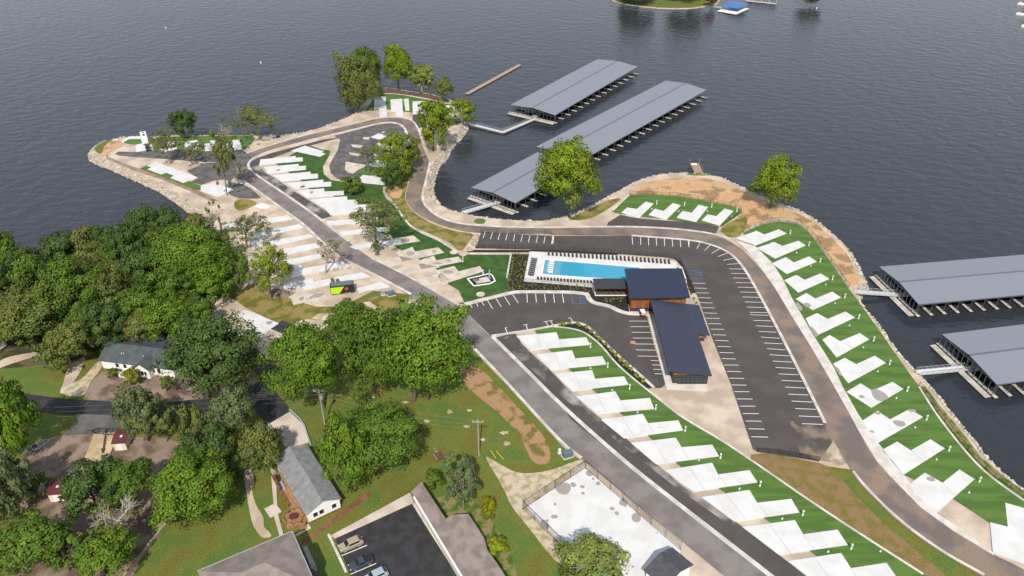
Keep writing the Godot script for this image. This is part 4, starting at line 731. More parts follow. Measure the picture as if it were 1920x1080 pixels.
func stains() -> void:
	flatm("damp", lin(.30, .275, .25), .8)
	for s in STAINS:
		var r := RandomNumberGenerator.new()
		r.seed = int(s[0] * 10)
		var poly := PackedVector2Array()
		for k in 11:
			var t := TAU * k / 11
			poly.append(Vector2(s[0], s[1]) + Vector2(cos(t) * s[2], sin(t) * s[3]) * r.randf_range(.7, 1.15))
		var b := MB.new()
		b.prism(chaikin(poly, 2, true), .262, .262)
		struct("concrete_stain", b, "damp")
	for d in DUST:
		dust(d[0], Color(.82, .79, .75) if d[1] == 0 else Color(.56, .49, .43), pts(d[2]), .184 + d[3], 34 if d[1] == 0 else 26, d[4], d[5], d[6])
func pads() -> void:
	var k := 0
	for p in PADS:
		var b := MB.new()
		var top := 0.25 if k % 2 == 0 else 0.256
		b.prism(pts(p[1]), -0.1, top)
		if b.v.is_empty(): print("pad ", k)
		var slab := struct("concrete_pad", b, ["concrete", "concrete_tan", "concrete_yellow", "concrete_warm"][p[0]])
		if k < NRANGE[2]:
			var v := pts(p[1])
			var cuts := []
			if k >= NRANGE[1]: cuts = [[v[0].lerp(v[1], .5), v[5].lerp(v[4], .17)], [v[2], v[5].lerp(v[4], .52)]]
			elif v.size() == 6: cuts = [[v[2], v[5].lerp(v[4], .5)]]
			for c in cuts:
				var jb := MB.new()
				var r := ribbon(PackedVector2Array([c[0], c[1]]), .11)
				jb.quad(v3(r[0], .259), v3(r[1], .259), v3(r[2], .259), v3(r[3], .259))
				obj("joint", jb, "joint", slab)
		k += 1
func kerbs() -> void:
	for k in KERBS:
		var line := chaikin(pts(k[2]), 2)
		var b := MB.new()
		var r := ribbon(line, k[0])
		var n := line.size()
		var y1: float = 0.165 + k[1]
		for i in n - 1:
			var a := r[i]
			var c := r[i + 1]
			var d := r[2 * n - 2 - i]
			var e := r[2 * n - 1 - i]
			b.quad(v3(a, y1), v3(c, y1), v3(d, y1), v3(e, y1))
			b.quad(v3(a, 0), v3(c, 0), v3(c, y1), v3(a, y1))
			b.quad(v3(d, 0), v3(e, 0), v3(e, y1), v3(d, y1))
		struct("kerb", b, "kerb_concrete")
func markings() -> void:
	var p := pts(MARKS)
	var host := Node3D.new()
	host.name = "parking_markings"
	add_child(host)
	host.set_meta("kind", "structure")
	for i in range(0, p.size(), 2):
		var b := MB.new()
		var d := (p[i + 1] - p[i]).normalized()
		var s := Vector2(-d.y, d.x) * 0.09
		var y := 0.186
		var q := [p[i] + s, p[i + 1] + s, p[i + 1] - s, p[i] - s]
		b.quad(v3(q[0], y), v3(q[1], y), v3(q[2], y), v3(q[3], y))
		var blue := i / 2 >= NBLUE and i / 2 < p.size() / 2 - 3
		obj("painted_line", b, "line_blue" if blue else "line_white", host)
func shore() -> void:
	var all := pts(SHORE)
	var top := PackedVector2Array()
	for i in NSH: top.append(all[i])
	top = chaikin(top, 1)
	var poly := top.duplicate()
	for i in range(NSH, all.size()): poly.append(all[i])
	var b := MB.new()
	b.prism(poly, 0, 0)
	struct("ground", b, "sand")
	# bank and rocks
	b = MB.new()
	var n := top.size()
	var out := PackedVector2Array()
	for i in n:
		var d := (top[mini(i + 1, n - 1)] - top[maxi(i - 1, 0)]).normalized()
		out.append(top[i] + Vector2(d.y, -d.x) * 3.2)
	var mm := MultiMesh.new()
	mm.transform_format = MultiMesh.TRANSFORM_3D
	mm.use_colors = true
	mm.mesh = rock_mesh()
	var where: Array[Transform3D] = []
	for i in n - 1:
		b.quad(v3(top[i], 0), v3(top[i + 1], 0), v3(out[i + 1], -3.0), v3(out[i], -3.0))
		var l := top[i].distance_to(top[i + 1])
		for k in int(l * 5.0):
			var u := rng.randf()
			var w := rng.randf_range(-0.05, 0.8)
			var a := top[i].lerp(top[i + 1], u)
			var c := out[i].lerp(out[i + 1], u)
			var q := a.lerp(c, w)
			var s := rng.randf_range(.22, .62)
			where.append(Transform3D(Basis.from_euler(Vector3(rng.randf() * TAU, rng.randf() * TAU, rng.randf() * TAU)).scaled(Vector3(s, s * .8, s)), Vector3(q.x, -3.0 * maxf(w, 0.0) + s * .25, q.y)))
	struct("shore_bank", b, "riprap")
	mm.instance_count = where.size()
	for i in where.size():
		mm.set_instance_transform(i, where[i])
		var g := rng.randf_range(.30, .62)
		mm.set_instance_color(i, Color(g, g * .89, g * .74))
	var o := MultiMeshInstance3D.new()
	o.name = "riprap_rocks"
	o.multimesh = mm
	var rm := StandardMaterial3D.new()
	rm.vertex_color_use_as_albedo = true
	rm.roughness = .95
	o.material_override = rm
	o.set_meta("kind", "stuff")
	tag(o, "pale limestone riprap rocks lining the lake shore", "rocks")
	add_child(o)
	# water
	b = MB.new()
	b.quad(Vector3(-2500, WATER, 400), Vector3(2500, WATER, 400), Vector3(2500, WATER, -4000), Vector3(-2500, WATER, -4000))
	struct("lake_water", b, "water")
	for far in [FAR, FAR2]:
		b = MB.new()
		var fp := chaikin(pts(far), 2, true)
		b.prism(fp, -3.0, -1.7)
		struct("far_shore", b, "grass")
		var ctr := Vector2.ZERO
		for q in fp: ctr += q / fp.size()
		var rim := MB.new()
		for i in fp.size():
			var a := fp[i]
			var c := fp[(i + 1) % fp.size()]
			var ao := a + (a - ctr).normalized() * 1.2
			var co := c + (c - ctr).normalized() * 1.2
			rim.quad(v3(a, -1.65), v3(c, -1.65), v3(co, -2.3), v3(ao, -2.3))
		struct("far_bank", rim, "riprap")
func rock_mesh() -> Mesh:
	var b := MB.new()
	var p := []
	for q in [Vector3(1, 0, 0), Vector3(-1, 0, 0), Vector3(0, 1, 0), Vector3(0, -1, 0), Vector3(0, 0, 1), Vector3(0, 0, -1)]:
		p.append(q * rng.randf_range(.75, 1.1) + Vector3(rng.randf_range(-.25, .25), rng.randf_range(-.25, .25), rng.randf_range(-.25, .25)))
	for f in [[0, 2, 4], [2, 1, 4], [1, 3, 4], [3, 0, 4], [2, 0, 5], [1, 2, 5], [3, 1, 5], [0, 3, 5]]:
		b.tri(p[f[0]], p[f[1]], p[f[2]])
	return b.mesh()

# ------------------------------------------------------------------ trees
var crowns := {}
func crown_mesh(key: String, a0: float, b0: float, clumps: int, leaves: int, size: float, gap: float, seed_: int) -> Mesh:
	if crowns.has(key): return crowns[key]
	var r := RandomNumberGenerator.new()
	r.seed = seed_
	var lobes := FastNoiseLite.new()
	lobes.seed = seed_
	lobes.frequency = .9
	var b := MB.new()
	for k in clumps:
		var d := Vector3(r.randfn(), r.randfn(), r.randfn()).normalized()
		if d.y < -0.35 and r.randf() < .4: d.y = -d.y
		if d.y < -0.8: d.y = -d.y
		d = d.normalized()
		var hull := 1.0 + 0.72 * lobes.get_noise_3dv(d)
		var rad := hull * (r.randf_range(.78, 1.04) if r.randf() < .78 else r.randf_range(.35, .75))
		var rc := a0 * (r.randf_range(.15, .27) if gap < .4 else r.randf_range(.09, .17))
		var ctr := Vector3(d.x * a0, d.y * b0, d.z * a0) * rad * (1.0 - rc / a0 * .55)
		var tone := r.randf_range(.78, 1.25)
		var warm := r.randf_range(-.12, .12)
		for j in leaves:
			var e := Vector3(r.randfn(), r.randfn() * .9 + .25, r.randfn()).normalized()
			var p := ctr + e * rc * r.randf_range(.55, 1.08) * Vector3(1.1, .8, 1.1)
			var nn := (e + d * .5 + Vector3(r.randfn(), r.randfn(), r.randfn()) * .45).normalized()
			var x := nn.cross(Vector3(r.randfn(), r.randfn(), r.randfn())).normalized()
			var y := nn.cross(x)
			var s := size * r.randf_range(.6, 1.3)
			x *= s; y *= s * .62
			var t := tone * r.randf_range(.75, 1.3) * .22
			b.col = Color(t * (1.0 + warm + r.randf_range(-.1, .15)), t, t * (1.0 - warm))
			var sn := (e * .7 + d * .4 + nn * .8).normalized()
			if nn.dot(sn) < 0.0: y = -y
			b.v.append_array([p - x, p + x, p - y, p - x, p + y, p + x])
			for q in 6:
				b.n.append(sn); b.c.append(b.col)
	crowns[key] = b.mesh()
	return crowns[key]
func limb(b: MB, a: Vector3, d: Vector3, l: float, r: float, depth: int, rg: RandomNumberGenerator) -> void:
	var e := a + d * l
	var mid := a + d * l * .5 + Vector3(rg.randfn(), rg.randfn(), rg.randfn()) * l * .05
	b.tube(a, mid, r, r * .8, 5)
	b.tube(mid, e, r * .8, r * .55, 5)
	if depth == 0: return
	for k in 3:
		var nd := (d + Vector3(rg.randfn(), rg.randfn() * .7 + .15, rg.randfn()) * .6).normalized()
		limb(b, e.lerp(a, rg.randf() * .5), nd, l * rg.randf_range(.5, .75), r * .6, depth - 1, rg)
func trees() -> void:
	#      leaf colour, bark, gap (0 full .. 1 thin), kind word
	var kinds := [["leaf_green", "bark_brown", .0], ["leaf_bright", "bark_brown", .1], ["leaf_olive", "bark_grey", .2], ["leaf_dark", "bark_brown", .0], ["leaf_olive", "bark_grey", .75], ["leaf_olive", "bark_pale", .93], ["leaf_grey", "bark_grey", .1], ["leaf_light", "bark_pale", .3], ["leaf_olive", "bark_grey", .5], ["leaf_bush", "bark_brown", .0], ["leaf_bright", "bark_grey", .45], ["leaf_lime", "bark_brown", .0], ["leaf_red", "bark_brown", .1], ["leaf_fresh", "bark_brown", .0]]
	var wood := {0: "full green tree crowded into the shoreline wood", 1: "bright yellowish green tree standing out in the shoreline wood", 13: "fresh bright green tree standing out in the shoreline wood", 2: "olive toned tree crowded into the shoreline wood", 3: "dark green tree crowded into the shoreline wood"}
	var i := 0
	for t in TREES:
		var rg := RandomNumberGenerator.new()
		rg.seed = 100 + i
		var kd: Array = kinds[t[6]]
		var gap: float = kd[2]
		var a: float = t[3]
		var bb: float = t[4]
		var ch: float = t[2]
		var bush: bool = t[6] == 9 or t[6] == 11
		var in_wood: bool = i >= NWOOD.x and i < NWOOD.y
		var label: String = wood[t[6]] if in_wood else t[7]
		var far_y := -1.7 if t[1] < -700 else 0.0
		var o := thing("shrub" if bush else "tree", label, "shrub" if bush else "tree", Vector3(t[0], far_y, t[1]), 0.0, "trees of the shoreline wood" if in_wood else "")
		# trunk and limbs
		var b := MB.new()
		var r := clampf(a * .055, .12, .5)
		var c := Vector3(t[5], ch, 0)
		var fork := Vector3(t[5] * .35, maxf(ch - bb * .55, .5), 0)
		b.tube(Vector3(0, -.4, 0), Vector3(0, .35, 0), r * 1.5, r * 1.05, 7)
		b.tube(Vector3(0, .3, 0), fork, r * 1.05, r * .75, 7)
		if not bush:
			var depth := 1 if gap < .4 else 3
			for k in (6 if gap < .4 else 8):
				var an := TAU * k / (6.0 if gap < .4 else 8.0) + rg.randf_range(-.4, .4)
				var tgt := c + Vector3(cos(an) * a * .75, rg.randf_range(.0, .75) * bb, sin(an) * a * .75)
				var st := fork.lerp(c, rg.randf_range(0, .5))
				var dl := tgt - st
				limb(b, st, dl.normalized(), dl.length() * (.62 if gap < .4 else .58), r * (.55 if gap < .4 else .7), depth, rg)
			b.tube(fork, c + Vector3(0, bb * .5, 0), r * .7, r * .2, 6)
		obj("trunk", b, kd[1], o)
		# crown from a shared mesh of the nearest size
		var cls := 0 if a < 4.2 else (1 if a < 7.2 else (2 if a < 10.3 else 3))
		var a0: float = [3.0, 5.8, 8.8, 12.0][cls]
		var b0 := a0 * .85
		var cl: int = [30, 75, 140, 240][cls]
		var lv: int = [95, 115, 125, 125][cls]
		if bush:
			cl = 34
		if gap >= .4:
			cl = int(cl * (1.0 - gap) * 2.6) + 4
			lv = int(lv * .36)
		var var_ := i % 3
		if gap < .4: gap = 0.0
		var key := "%d_%d_%d_%d" % [cls, int(gap * 100), var_, int(bush)]
		var m := crown_mesh(key, a0, b0, cl, lv, [.20, .26, .30, .33][cls], gap, 11 + cls * 10 + var_ + int(gap * 100) * 7)
		var cr := put("crown", m, M[kd[0]], o)
		cr.position = c
		cr.rotation.y = rg.randf() * TAU
		cr.scale = Vector3(a / a0, bb / b0, a / a0) * 1.07
		if t[6] == 11 and t[7].begins_with("yellow flowering"):
			var pm := put("blossom", crown_mesh("petals", 1.0, .5, 14, 40, .13, 0.0, 5), M["petal"], o)
			pm.position = c + Vector3(0, bb * .45, 0)
			pm.scale = Vector3(a * .75, bb * .9, a * .75)
		if t[7].contains("ivy round its trunk"):
			var iv := put("ivy", crown_mesh("ivy", 1.6, 2.6, 24, 60, .2, 0.0, 6), M["leaf_fresh"], o)
			iv.position = Vector3(0, 2.4, 0)
		i += 1

# ------------------------------------------------------------------ docks
func frame_of(q: PackedVector2Array) -> Array:
	var across := (q[1] - q[0])
	var along := ((q[2] - q[0]) + (q[3] - q[1])) * .5
	var dz := along.normalized()
	var dx := Vector2(-dz.y, dz.x)
	if dx.dot(across) < 0: dx = -dx
	return [q[0], dx, dz, absf(across.dot(dx)), along.length()]
func dock(data: Array, label: String, step: float, end_walk: bool) -> void:
	var f := frame_of(pts(data))
	var wd: float = f[3]
	var ln: float = f[4]
	var o := thing("covered_dock", label, "boat dock", v3(f[0], WATER))
	var dx := v3(f[1])
	var dz := v3(f[2])
	o.basis = Basis(dx, Vector3.UP, dz)
	if o.basis.determinant() < 0:
		o.basis = Basis(-dx, Vector3.UP, dz)
		o.position += dx * wd
	var eave := 4.2
	var ridge := eave + 1.0
	for s in 2:
		var b := MB.new()
		var x0 := 0.0 if s == 0 else wd
		var xm := wd * .5 + (-.12 if s == 0 else .12)
		var k := [Vector3(x0, eave, 0), Vector3(xm, ridge, 0), Vector3(xm, ridge, ln), Vector3(x0, eave, ln)]
		var dn := Vector3(0, -.12, 0)
		b.quad(k[0], k[1], k[2], k[3])
		b.quad(k[0] + dn, k[1] + dn, k[2] + dn, k[3] + dn)
		for e in 4: b.quad(k[e], k[(e + 1) % 4], k[(e + 1) % 4] + dn, k[e] + dn)
		obj("roof_panel", b, "dock_roof", o)
		b = MB.new()
		var lo := Vector3(0, -.16, 0)
		b.quad(k[0] + lo, k[1] + lo, k[2] + lo, k[3] + lo)
		obj("roof_lining", b, "dock_float", o)
	var rb := MB.new()
	rb.box(Vector3(wd * .5, ridge + .03, ln * .5), Vector3(.55, .12, ln + .04))
	obj("ridge_cap", rb, "dock_ridge", o)
	for x in [.06, wd - .06]:
		var fb := MB.new()
		fb.box(Vector3(x, eave - .3, ln * .5), Vector3(.08, .34, ln - .1))
		obj("eave_beam", fb, "dock_steel", o)
	var wk := MB.new()
	wk.box(Vector3(wd * .5, .5, ln * .5), Vector3(2.4, .12, ln - 1.0))
	obj("main_walkway", wk, "dock_deck", o)
	if end_walk:
		var ew := MB.new()
		ew.box(Vector3(wd * .5, .52, -1.3), Vector3(wd + .6, .14, 1.7))
		obj("end_walkway", ew, "dock_deck", o)
		var ef := MB.new()
		ef.box(Vector3(wd * .5, .2, -1.3), Vector3(wd + .5, .46, 1.6))
		obj("end_float", ef, "dock_float", o)
		for k in 13:
			var pb := MB.new()
			var x := .25 + (wd - .5) * k / 12.0
			pb.bar(Vector3(x, .3, .12), Vector3(x, eave - .1 + (1.0 - absf(x - wd * .5) / (wd * .5)) * 1.0, .12), .11)
			obj("post", pb, "dock_steel", o)
	var n := int(ln / step)
	for s in [-1.0, 1.0]:
		for k in n + 1:
			var z := minf(.6 + k * (ln - 1.2) / n, ln - .6)
			var b := MB.new()
			var reach := wd * .5 + .9
			b.box(Vector3(wd * .5 + s * (1.25 + (reach - 1.25) * .5), .5, z), Vector3(reach - 1.25, .14, .95))
			var fp := obj("finger_pier", b, "dock_deck", o)
			var fl := MB.new()
			fl.box(Vector3(wd * .5 + s * (reach - 2.2), .2, z), Vector3(4.2, .44, .85))
			obj("float", fl, "dock_float", fp)
			var pb := MB.new()
			pb.bar(Vector3(wd * .5 + s * (wd * .5 - .15), .3, z), Vector3(wd * .5 + s * (wd * .5 - .15), eave - .1, z), .12)
			obj("post", pb, "dock_steel", o)
	var tr := MB.new()
	for k in n + 1:
		var z := minf(.6 + k * (ln - 1.2) / n, ln - .6)
		tr.bar(Vector3(.2, eave - .35, z), Vector3(wd - .2, eave - .35, z), .14)
		tr.bar(Vector3(.2, eave - .3, z), Vector3(wd * .5, ridge - .2, z), .12)
		tr.bar(Vector3(wd - .2, eave - .3, z), Vector3(wd * .5, ridge - .2, z), .12)
		tr.bar(Vector3(wd * .5, .5, z), Vector3(wd * .5, ridge - .2, z), .14)
	obj("roof_truss", tr, "dock_steel", o).set_meta("kind", "stuff")
func gangway(a: Vector2, b: Vector2, ya: float, yb: float, w: float, label: String) -> void:
	var d := b - a
	var l := d.length()
	var o := thing("gangway", label, "gangway", v3(a, ya))
	var z := Vector3(d.x, yb - ya, d.y).normalized()
	var x := Vector3(-d.y, 0, d.x).normalized()
	o.basis = Basis(x, z.cross(x), z) if z.cross(x).y > 0 else Basis(-x, z.cross(-x), z)
	var ll := Vector3(d.x, yb - ya, d.y).length()
	var k := MB.new()
	k.box(Vector3(0, 0, ll * .5), Vector3(w, .12, ll))
	obj("walk_deck", k, "rail_white", o)
	for s in [-1.0, 1.0]:
		var r := MB.new()
		r.box(Vector3(s * w * .5, 1.05, ll * .5), Vector3(.07, .07, ll))
		r.box(Vector3(s * w * .5, .15, ll * .5), Vector3(.07, .12, ll))
		var n := int(ll / 1.6)
		for i in n + 1:
			var zz := ll * i / n
			r.box(Vector3(s * w * .5, .55, zz), Vector3(.06, 1.0, .06))
			if i < n: r.bar(Vector3(s * w * .5, .15, zz), Vector3(s * w * .5, 1.05, ll * (i + 1) / n), .05)
		obj("truss_railing", r, "galvanised", o)
func docks() -> void:
	dock(DOCK1, "covered boat dock with grey blue roof reached by the angled walkway", 5.8, true)
	dock(DOCK2, "longest covered boat dock with grey blue roof, behind the cove tree", 5.8, false)
	dock(DOCK2B, "short covered dock in line with the longest dock, at the cove gangway", 5.8, true)
	dock(DOCK3, "covered dock off the waterfront turf, next to the clay spit", 4.0, true)
	dock(DOCK4, "covered dock off the waterfront turf, farther from the clay spit", 4.0, true)
	var g := pts(GANG)
	gangway(g[0], g[1], -.1, -1.4, 2.2, "white gangway from the cove road to the short covered dock")
	gangway(g[2], g[3], -.1, -1.4, 1.9, "white gangway beside the clay spit to the covered dock")
	gangway(g[4], g[5], -.1, -1.4, 1.9, "white gangway from the rocky bank to the farther covered dock")
	var h := pts(GANG1)
	gangway(h[0], h[1], -1.2, -1.6, 1.9, "floating walkway running out from the headland bank")
	gangway(h[1], h[2], -1.6, -1.6, 1.9, "floating walkway linking the headland walkway to its dock")
	# floating boom
	var q := pts(BOOM)
	var d := (q[1] - q[0])
	var o := thing("floating_boom", "long brown wooden float lying loose on the open lake", "float", v3((q[0] + q[1]) * .5, WATER), atan2(d.x, d.y))
	var n := 6
	for i in n:
		var b := MB.new()
		var l := d.length() / n
		b.box(Vector3(0, .38, -d.length() * .5 + l * (i + .5)), Vector3(2.3, .16, l - .12))
		obj("deck_section", b, "boom_wood", o)
	var fl := MB.new()
	fl.box(Vector3(0, .1, 0), Vector3(2.1, .4, d.length() - .2))
	obj("float", fl, "dock_float", o)
	for p in pts(BUOY):
		var b := MB.new()
		b.tube(Vector3(0, -.3, 0), Vector3(0, .5, 0), .45, .45, 8)
		b.tube(Vector3(0, .5, 0), Vector3(0, 1.2, 0), .45, .08, 8)
		var bo := obj("buoy", b, "white_paint")
		bo.position = v3(p, WATER)
		tag(bo, "small white buoy floating on the open lake", "buoy", "buoys on the lake")
	# derelict ramp at the clay mound
	var kq := pts(KIOSK)
	var r := thing("old_boat_ramp", "weathered plank ramp with posts at the clay mound shore", "ramp", v3((kq[0] + kq[1]) * .5, -.6))
	for i in 5:
		var b := MB.new()
		b.box(Vector3(-1.4 + i * .7, .25, -4.2), Vector3(.62, .12, 9.0))
		obj("plank", b, "boom_wood", r)
	for s in [-1.9, 1.9]:
		var b := MB.new()
		b.bar(Vector3(s, -1.5, -8.6), Vector3(s, 2.4, -8.6), .25)
		obj("post", b, "bark_grey", r)
		b = MB.new()
		b.bar(Vector3(s, 1.2, .2), Vector3(s, 1.2, -8.6), .1)
		obj("rail", b, "bark_grey", r)
	var sg := MB.new()
	sg.box(Vector3(-.4, .5, -7.4), Vector3(2.2, .3, 1.0))
	obj("white_block", sg, "white_paint", r)
	# far shore dock with blue roof
	var fq := frame_of(pts(FARDOCK))
	var fo := thing("far_dock", "blue roofed dock on the far shore", "boat dock", v3(fq[0], WATER))
	var bx := v3(fq[1])
	fo.basis = Basis(bx, Vector3.UP, bx.cross(Vector3.UP)) 
	var sgn := 1.0 if fo.basis.z.dot(v3(fq[2])) > 0 else -1.0
	for s in 2:
		var b := MB.new()
		var z0: float = fq[4] * .5 * s * sgn
		var z1: float = fq[4] * .5 * (s + 1) * sgn
		b.quad(Vector3(0, 3.0, z0), Vector3(fq[3], 3.0, z0), Vector3(fq[3], 3.0 + 1.1 * (1 - s), z1), Vector3(0, 3.0 + 1.1 * (1 - s), z1))
		if s == 1:
			b = MB.new()
			b.quad(Vector3(0, 4.1, z0), Vector3(fq[3], 4.1, z0), Vector3(fq[3], 3.0, z1), Vector3(0, 3.0, z1))
		obj("roof_panel", b, "blue_roof", fo)
	var dk := MB.new()
	dk.box(Vector3(fq[3] * .5, .5, fq[4] * .3 * sgn), Vector3(fq[3] + 2.0, .2, fq[4] * 1.2))
	obj("deck", dk, "white_paint", fo)
	for s in 6:
		var b := MB.new()
		var x: float = .3 + (fq[3] - .6) * (s % 3) / 2.0
		b.bar(Vector3(x, 0, .3 * sgn if s < 3 else (fq[4] - .3) * sgn), Vector3(x, 3.0, .3 * sgn if s < 3 else (fq[4] - .3) * sgn), .2)
		obj("post", b, "dock_steel", fo)
	var fr := pts(FARRAMP)
	gangway(fr[0], fr[1], -1.6, -1.6, 1.5, "white ramp from the far lawn to the blue roofed dock")
	var f2 := frame_of(pts(FARDOCKB))
	var oo := thing("far_dock", "pale decked dock behind the blue roofed one", "boat dock", v3(f2[0], WATER), -atan2(f2[1].y, f2[1].x))
	var p2 := MB.new()
	p2.box(Vector3(f2[3] * .5, .5, 0), Vector3(f2[3], .2, 3.0))
	obj("deck", p2, "dock_deck", oo)
	p2 = MB.new()
	p2.box(Vector3(f2[3] * .5, 3.6, -6), Vector3(f2[3], .2, 9.0))
	obj("roof_panel", p2, "blue_roof", oo)
	for s in 5:
		var b := MB.new()
		b.bar(Vector3(f2[3] * s / 4.0, 0, -1.8), Vector3(f2[3] * s / 4.0, 3.6, -1.8), .2)
		obj("post", b, "rail_white", oo)
	# moored boats at the edge of the lake
	var bl := ["white canopied pontoon boat moored in the middle of the row", "orange decked runabout moored apart from the canopied boats", "dark canopied boat moored behind the white canopy"]
	var bp := pts(BOATS)
	for i in 3:
		boat("moored_boat", v3(bp[i] + Vector2(9, 0), WATER), PI * .5, bl[i], 18.0, ["white_paint", "orange", "car_slate"][i], i != 1)
func boat(called: String, at: Vector3, turn: float, label: String, l: float, top: String, canopy: bool) -> Node3D:
	var o := thing(called, label, "boat", at, turn)
	var w := l * .28
	var b := MB.new()
	var hull := PackedVector2Array([Vector2(-w * .5, l * .5), Vector2(-w * .5, -l * .1), Vector2(-w * .3, -l * .36), Vector2(0, -l * .5), Vector2(w * .3, -l * .36), Vector2(w * .5, -l * .1), Vector2(w * .5, l * .5)])
	b.prism(hull, -.1, l * .075)
	obj("hull", b, "white_paint", o)
	b = MB.new()
	var cp := PackedVector2Array()
	for p in hull: cp.append(p * .78)
	b.prism(cp, l * .07, l * .085)
	obj("cockpit", b, top if not canopy else "lounge_dark", o)
	if canopy:
		b = MB.new()
		b.box(Vector3(0, l * .2, l * .12), Vector3(w, l * .015, l * .6))
		obj("canopy", b, top, o)
		for s in 4:
			b = MB.new()
			var x := w * .42 * (1 if s % 2 else -1)
			var z := l * .12 + l * .27 * (1 if s < 2 else -1)
			b.bar(Vector3(x, l * .07, z), Vector3(x, l * .2, z), .08)
			obj("canopy_post", b, "galvanised", o)
	else:
		b = MB.new()
		b.quad(Vector3(-w * .4, l * .08, -l * .12), Vector3(w * .4, l * .08, -l * .12), Vector3(w * .35, l * .15, -l * .04), Vector3(-w * .35, l * .15, -l * .04))
		obj("windscreen", b, "window_glass", o)
	return o

# ------------------------------------------------------------------ clubhouse and pool
func gable(o: Node3D, w: float, l: float, eave: float, rise: float, over: float, roofm: String, wallm: String) -> void:
	# footprint x 0..w, z 0..-l ; ridge along x
	var b := MB.new()
	b.prism(PackedVector2Array([Vector2(0, 0), Vector2(w, 0), Vector2(w, -l), Vector2(0, -l)]), -.2, eave)
	for x in [0.0, w]:
		b.tri(Vector3(x, eave, 0), Vector3(x, eave, -l), Vector3(x, eave + rise, -l * .5))
	obj("wall", b, wallm, o)
	for s in 2:
		var z0 := over if s == 0 else -l - over
		var drop := rise * over / (l * .5)
		b = MB.new()
		var k := [Vector3(-over, eave - drop, z0), Vector3(w + over, eave - drop, z0), Vector3(w + over, eave + rise, -l * .5), Vector3(-over, eave + rise, -l * .5)]
		b.quad(k[0] + Vector3(0, .14, 0), k[1] + Vector3(0, .14, 0), k[2] + Vector3(0, .14, 0), k[3] + Vector3(0, .14, 0))
		for e in 4: b.quad(k[e], k[(e + 1) % 4], k[(e + 1) % 4] + Vector3(0, .14, 0), k[e] + Vector3(0, .14, 0))
		obj("roof_slope", b, roofm, o)
func window(o: Node3D, c: Vector3, w: float, h: float, face: Vector3, fm := "white_paint", gm := "window_glass") -> void:
	var side := Vector3.UP.cross(face).normalized()
	var t := Transform3D(Basis(side, Vector3.UP, face), c)
	var b := MB.new()
	b.box(Vector3(0, 0, .02), Vector3(w + .2, h + .2, .08), t)
	var f := obj("window", b, fm, o)
	b = MB.new()
	b.box(Vector3(0, 0, .05), Vector3(w, h, .06), t)
	obj("pane", b, gm, f)
func slab_roof(o: Node3D, called: String, k: Array, th: float, mat: String, rib := 0.0) -> void:
	var b := MB.new()
	var d := Vector3(0, -th, 0)
	b.quad(k[0], k[1], k[2], k[3])
	b.quad(k[0] + d, k[1] + d, k[2] + d, k[3] + d)
	for e in 4: b.quad(k[e], k[(e + 1) % 4], k[(e + 1) % 4] + d, k[e] + d)
	var r := obj(called, b, mat, o)
	if rib > 0.0:
		var n := int((k[1] - k[0]).length() / rib)
		b = MB.new()
		for i in range(1, n):
			var u := float(i) / n
			b.bar(k[0].lerp(k[1], u) + Vector3(0, .03, 0), k[3].lerp(k[2], u) + Vector3(0, .03, 0), .04, .06)
		obj("seam", b, mat, r).set_meta("kind", "stuff")
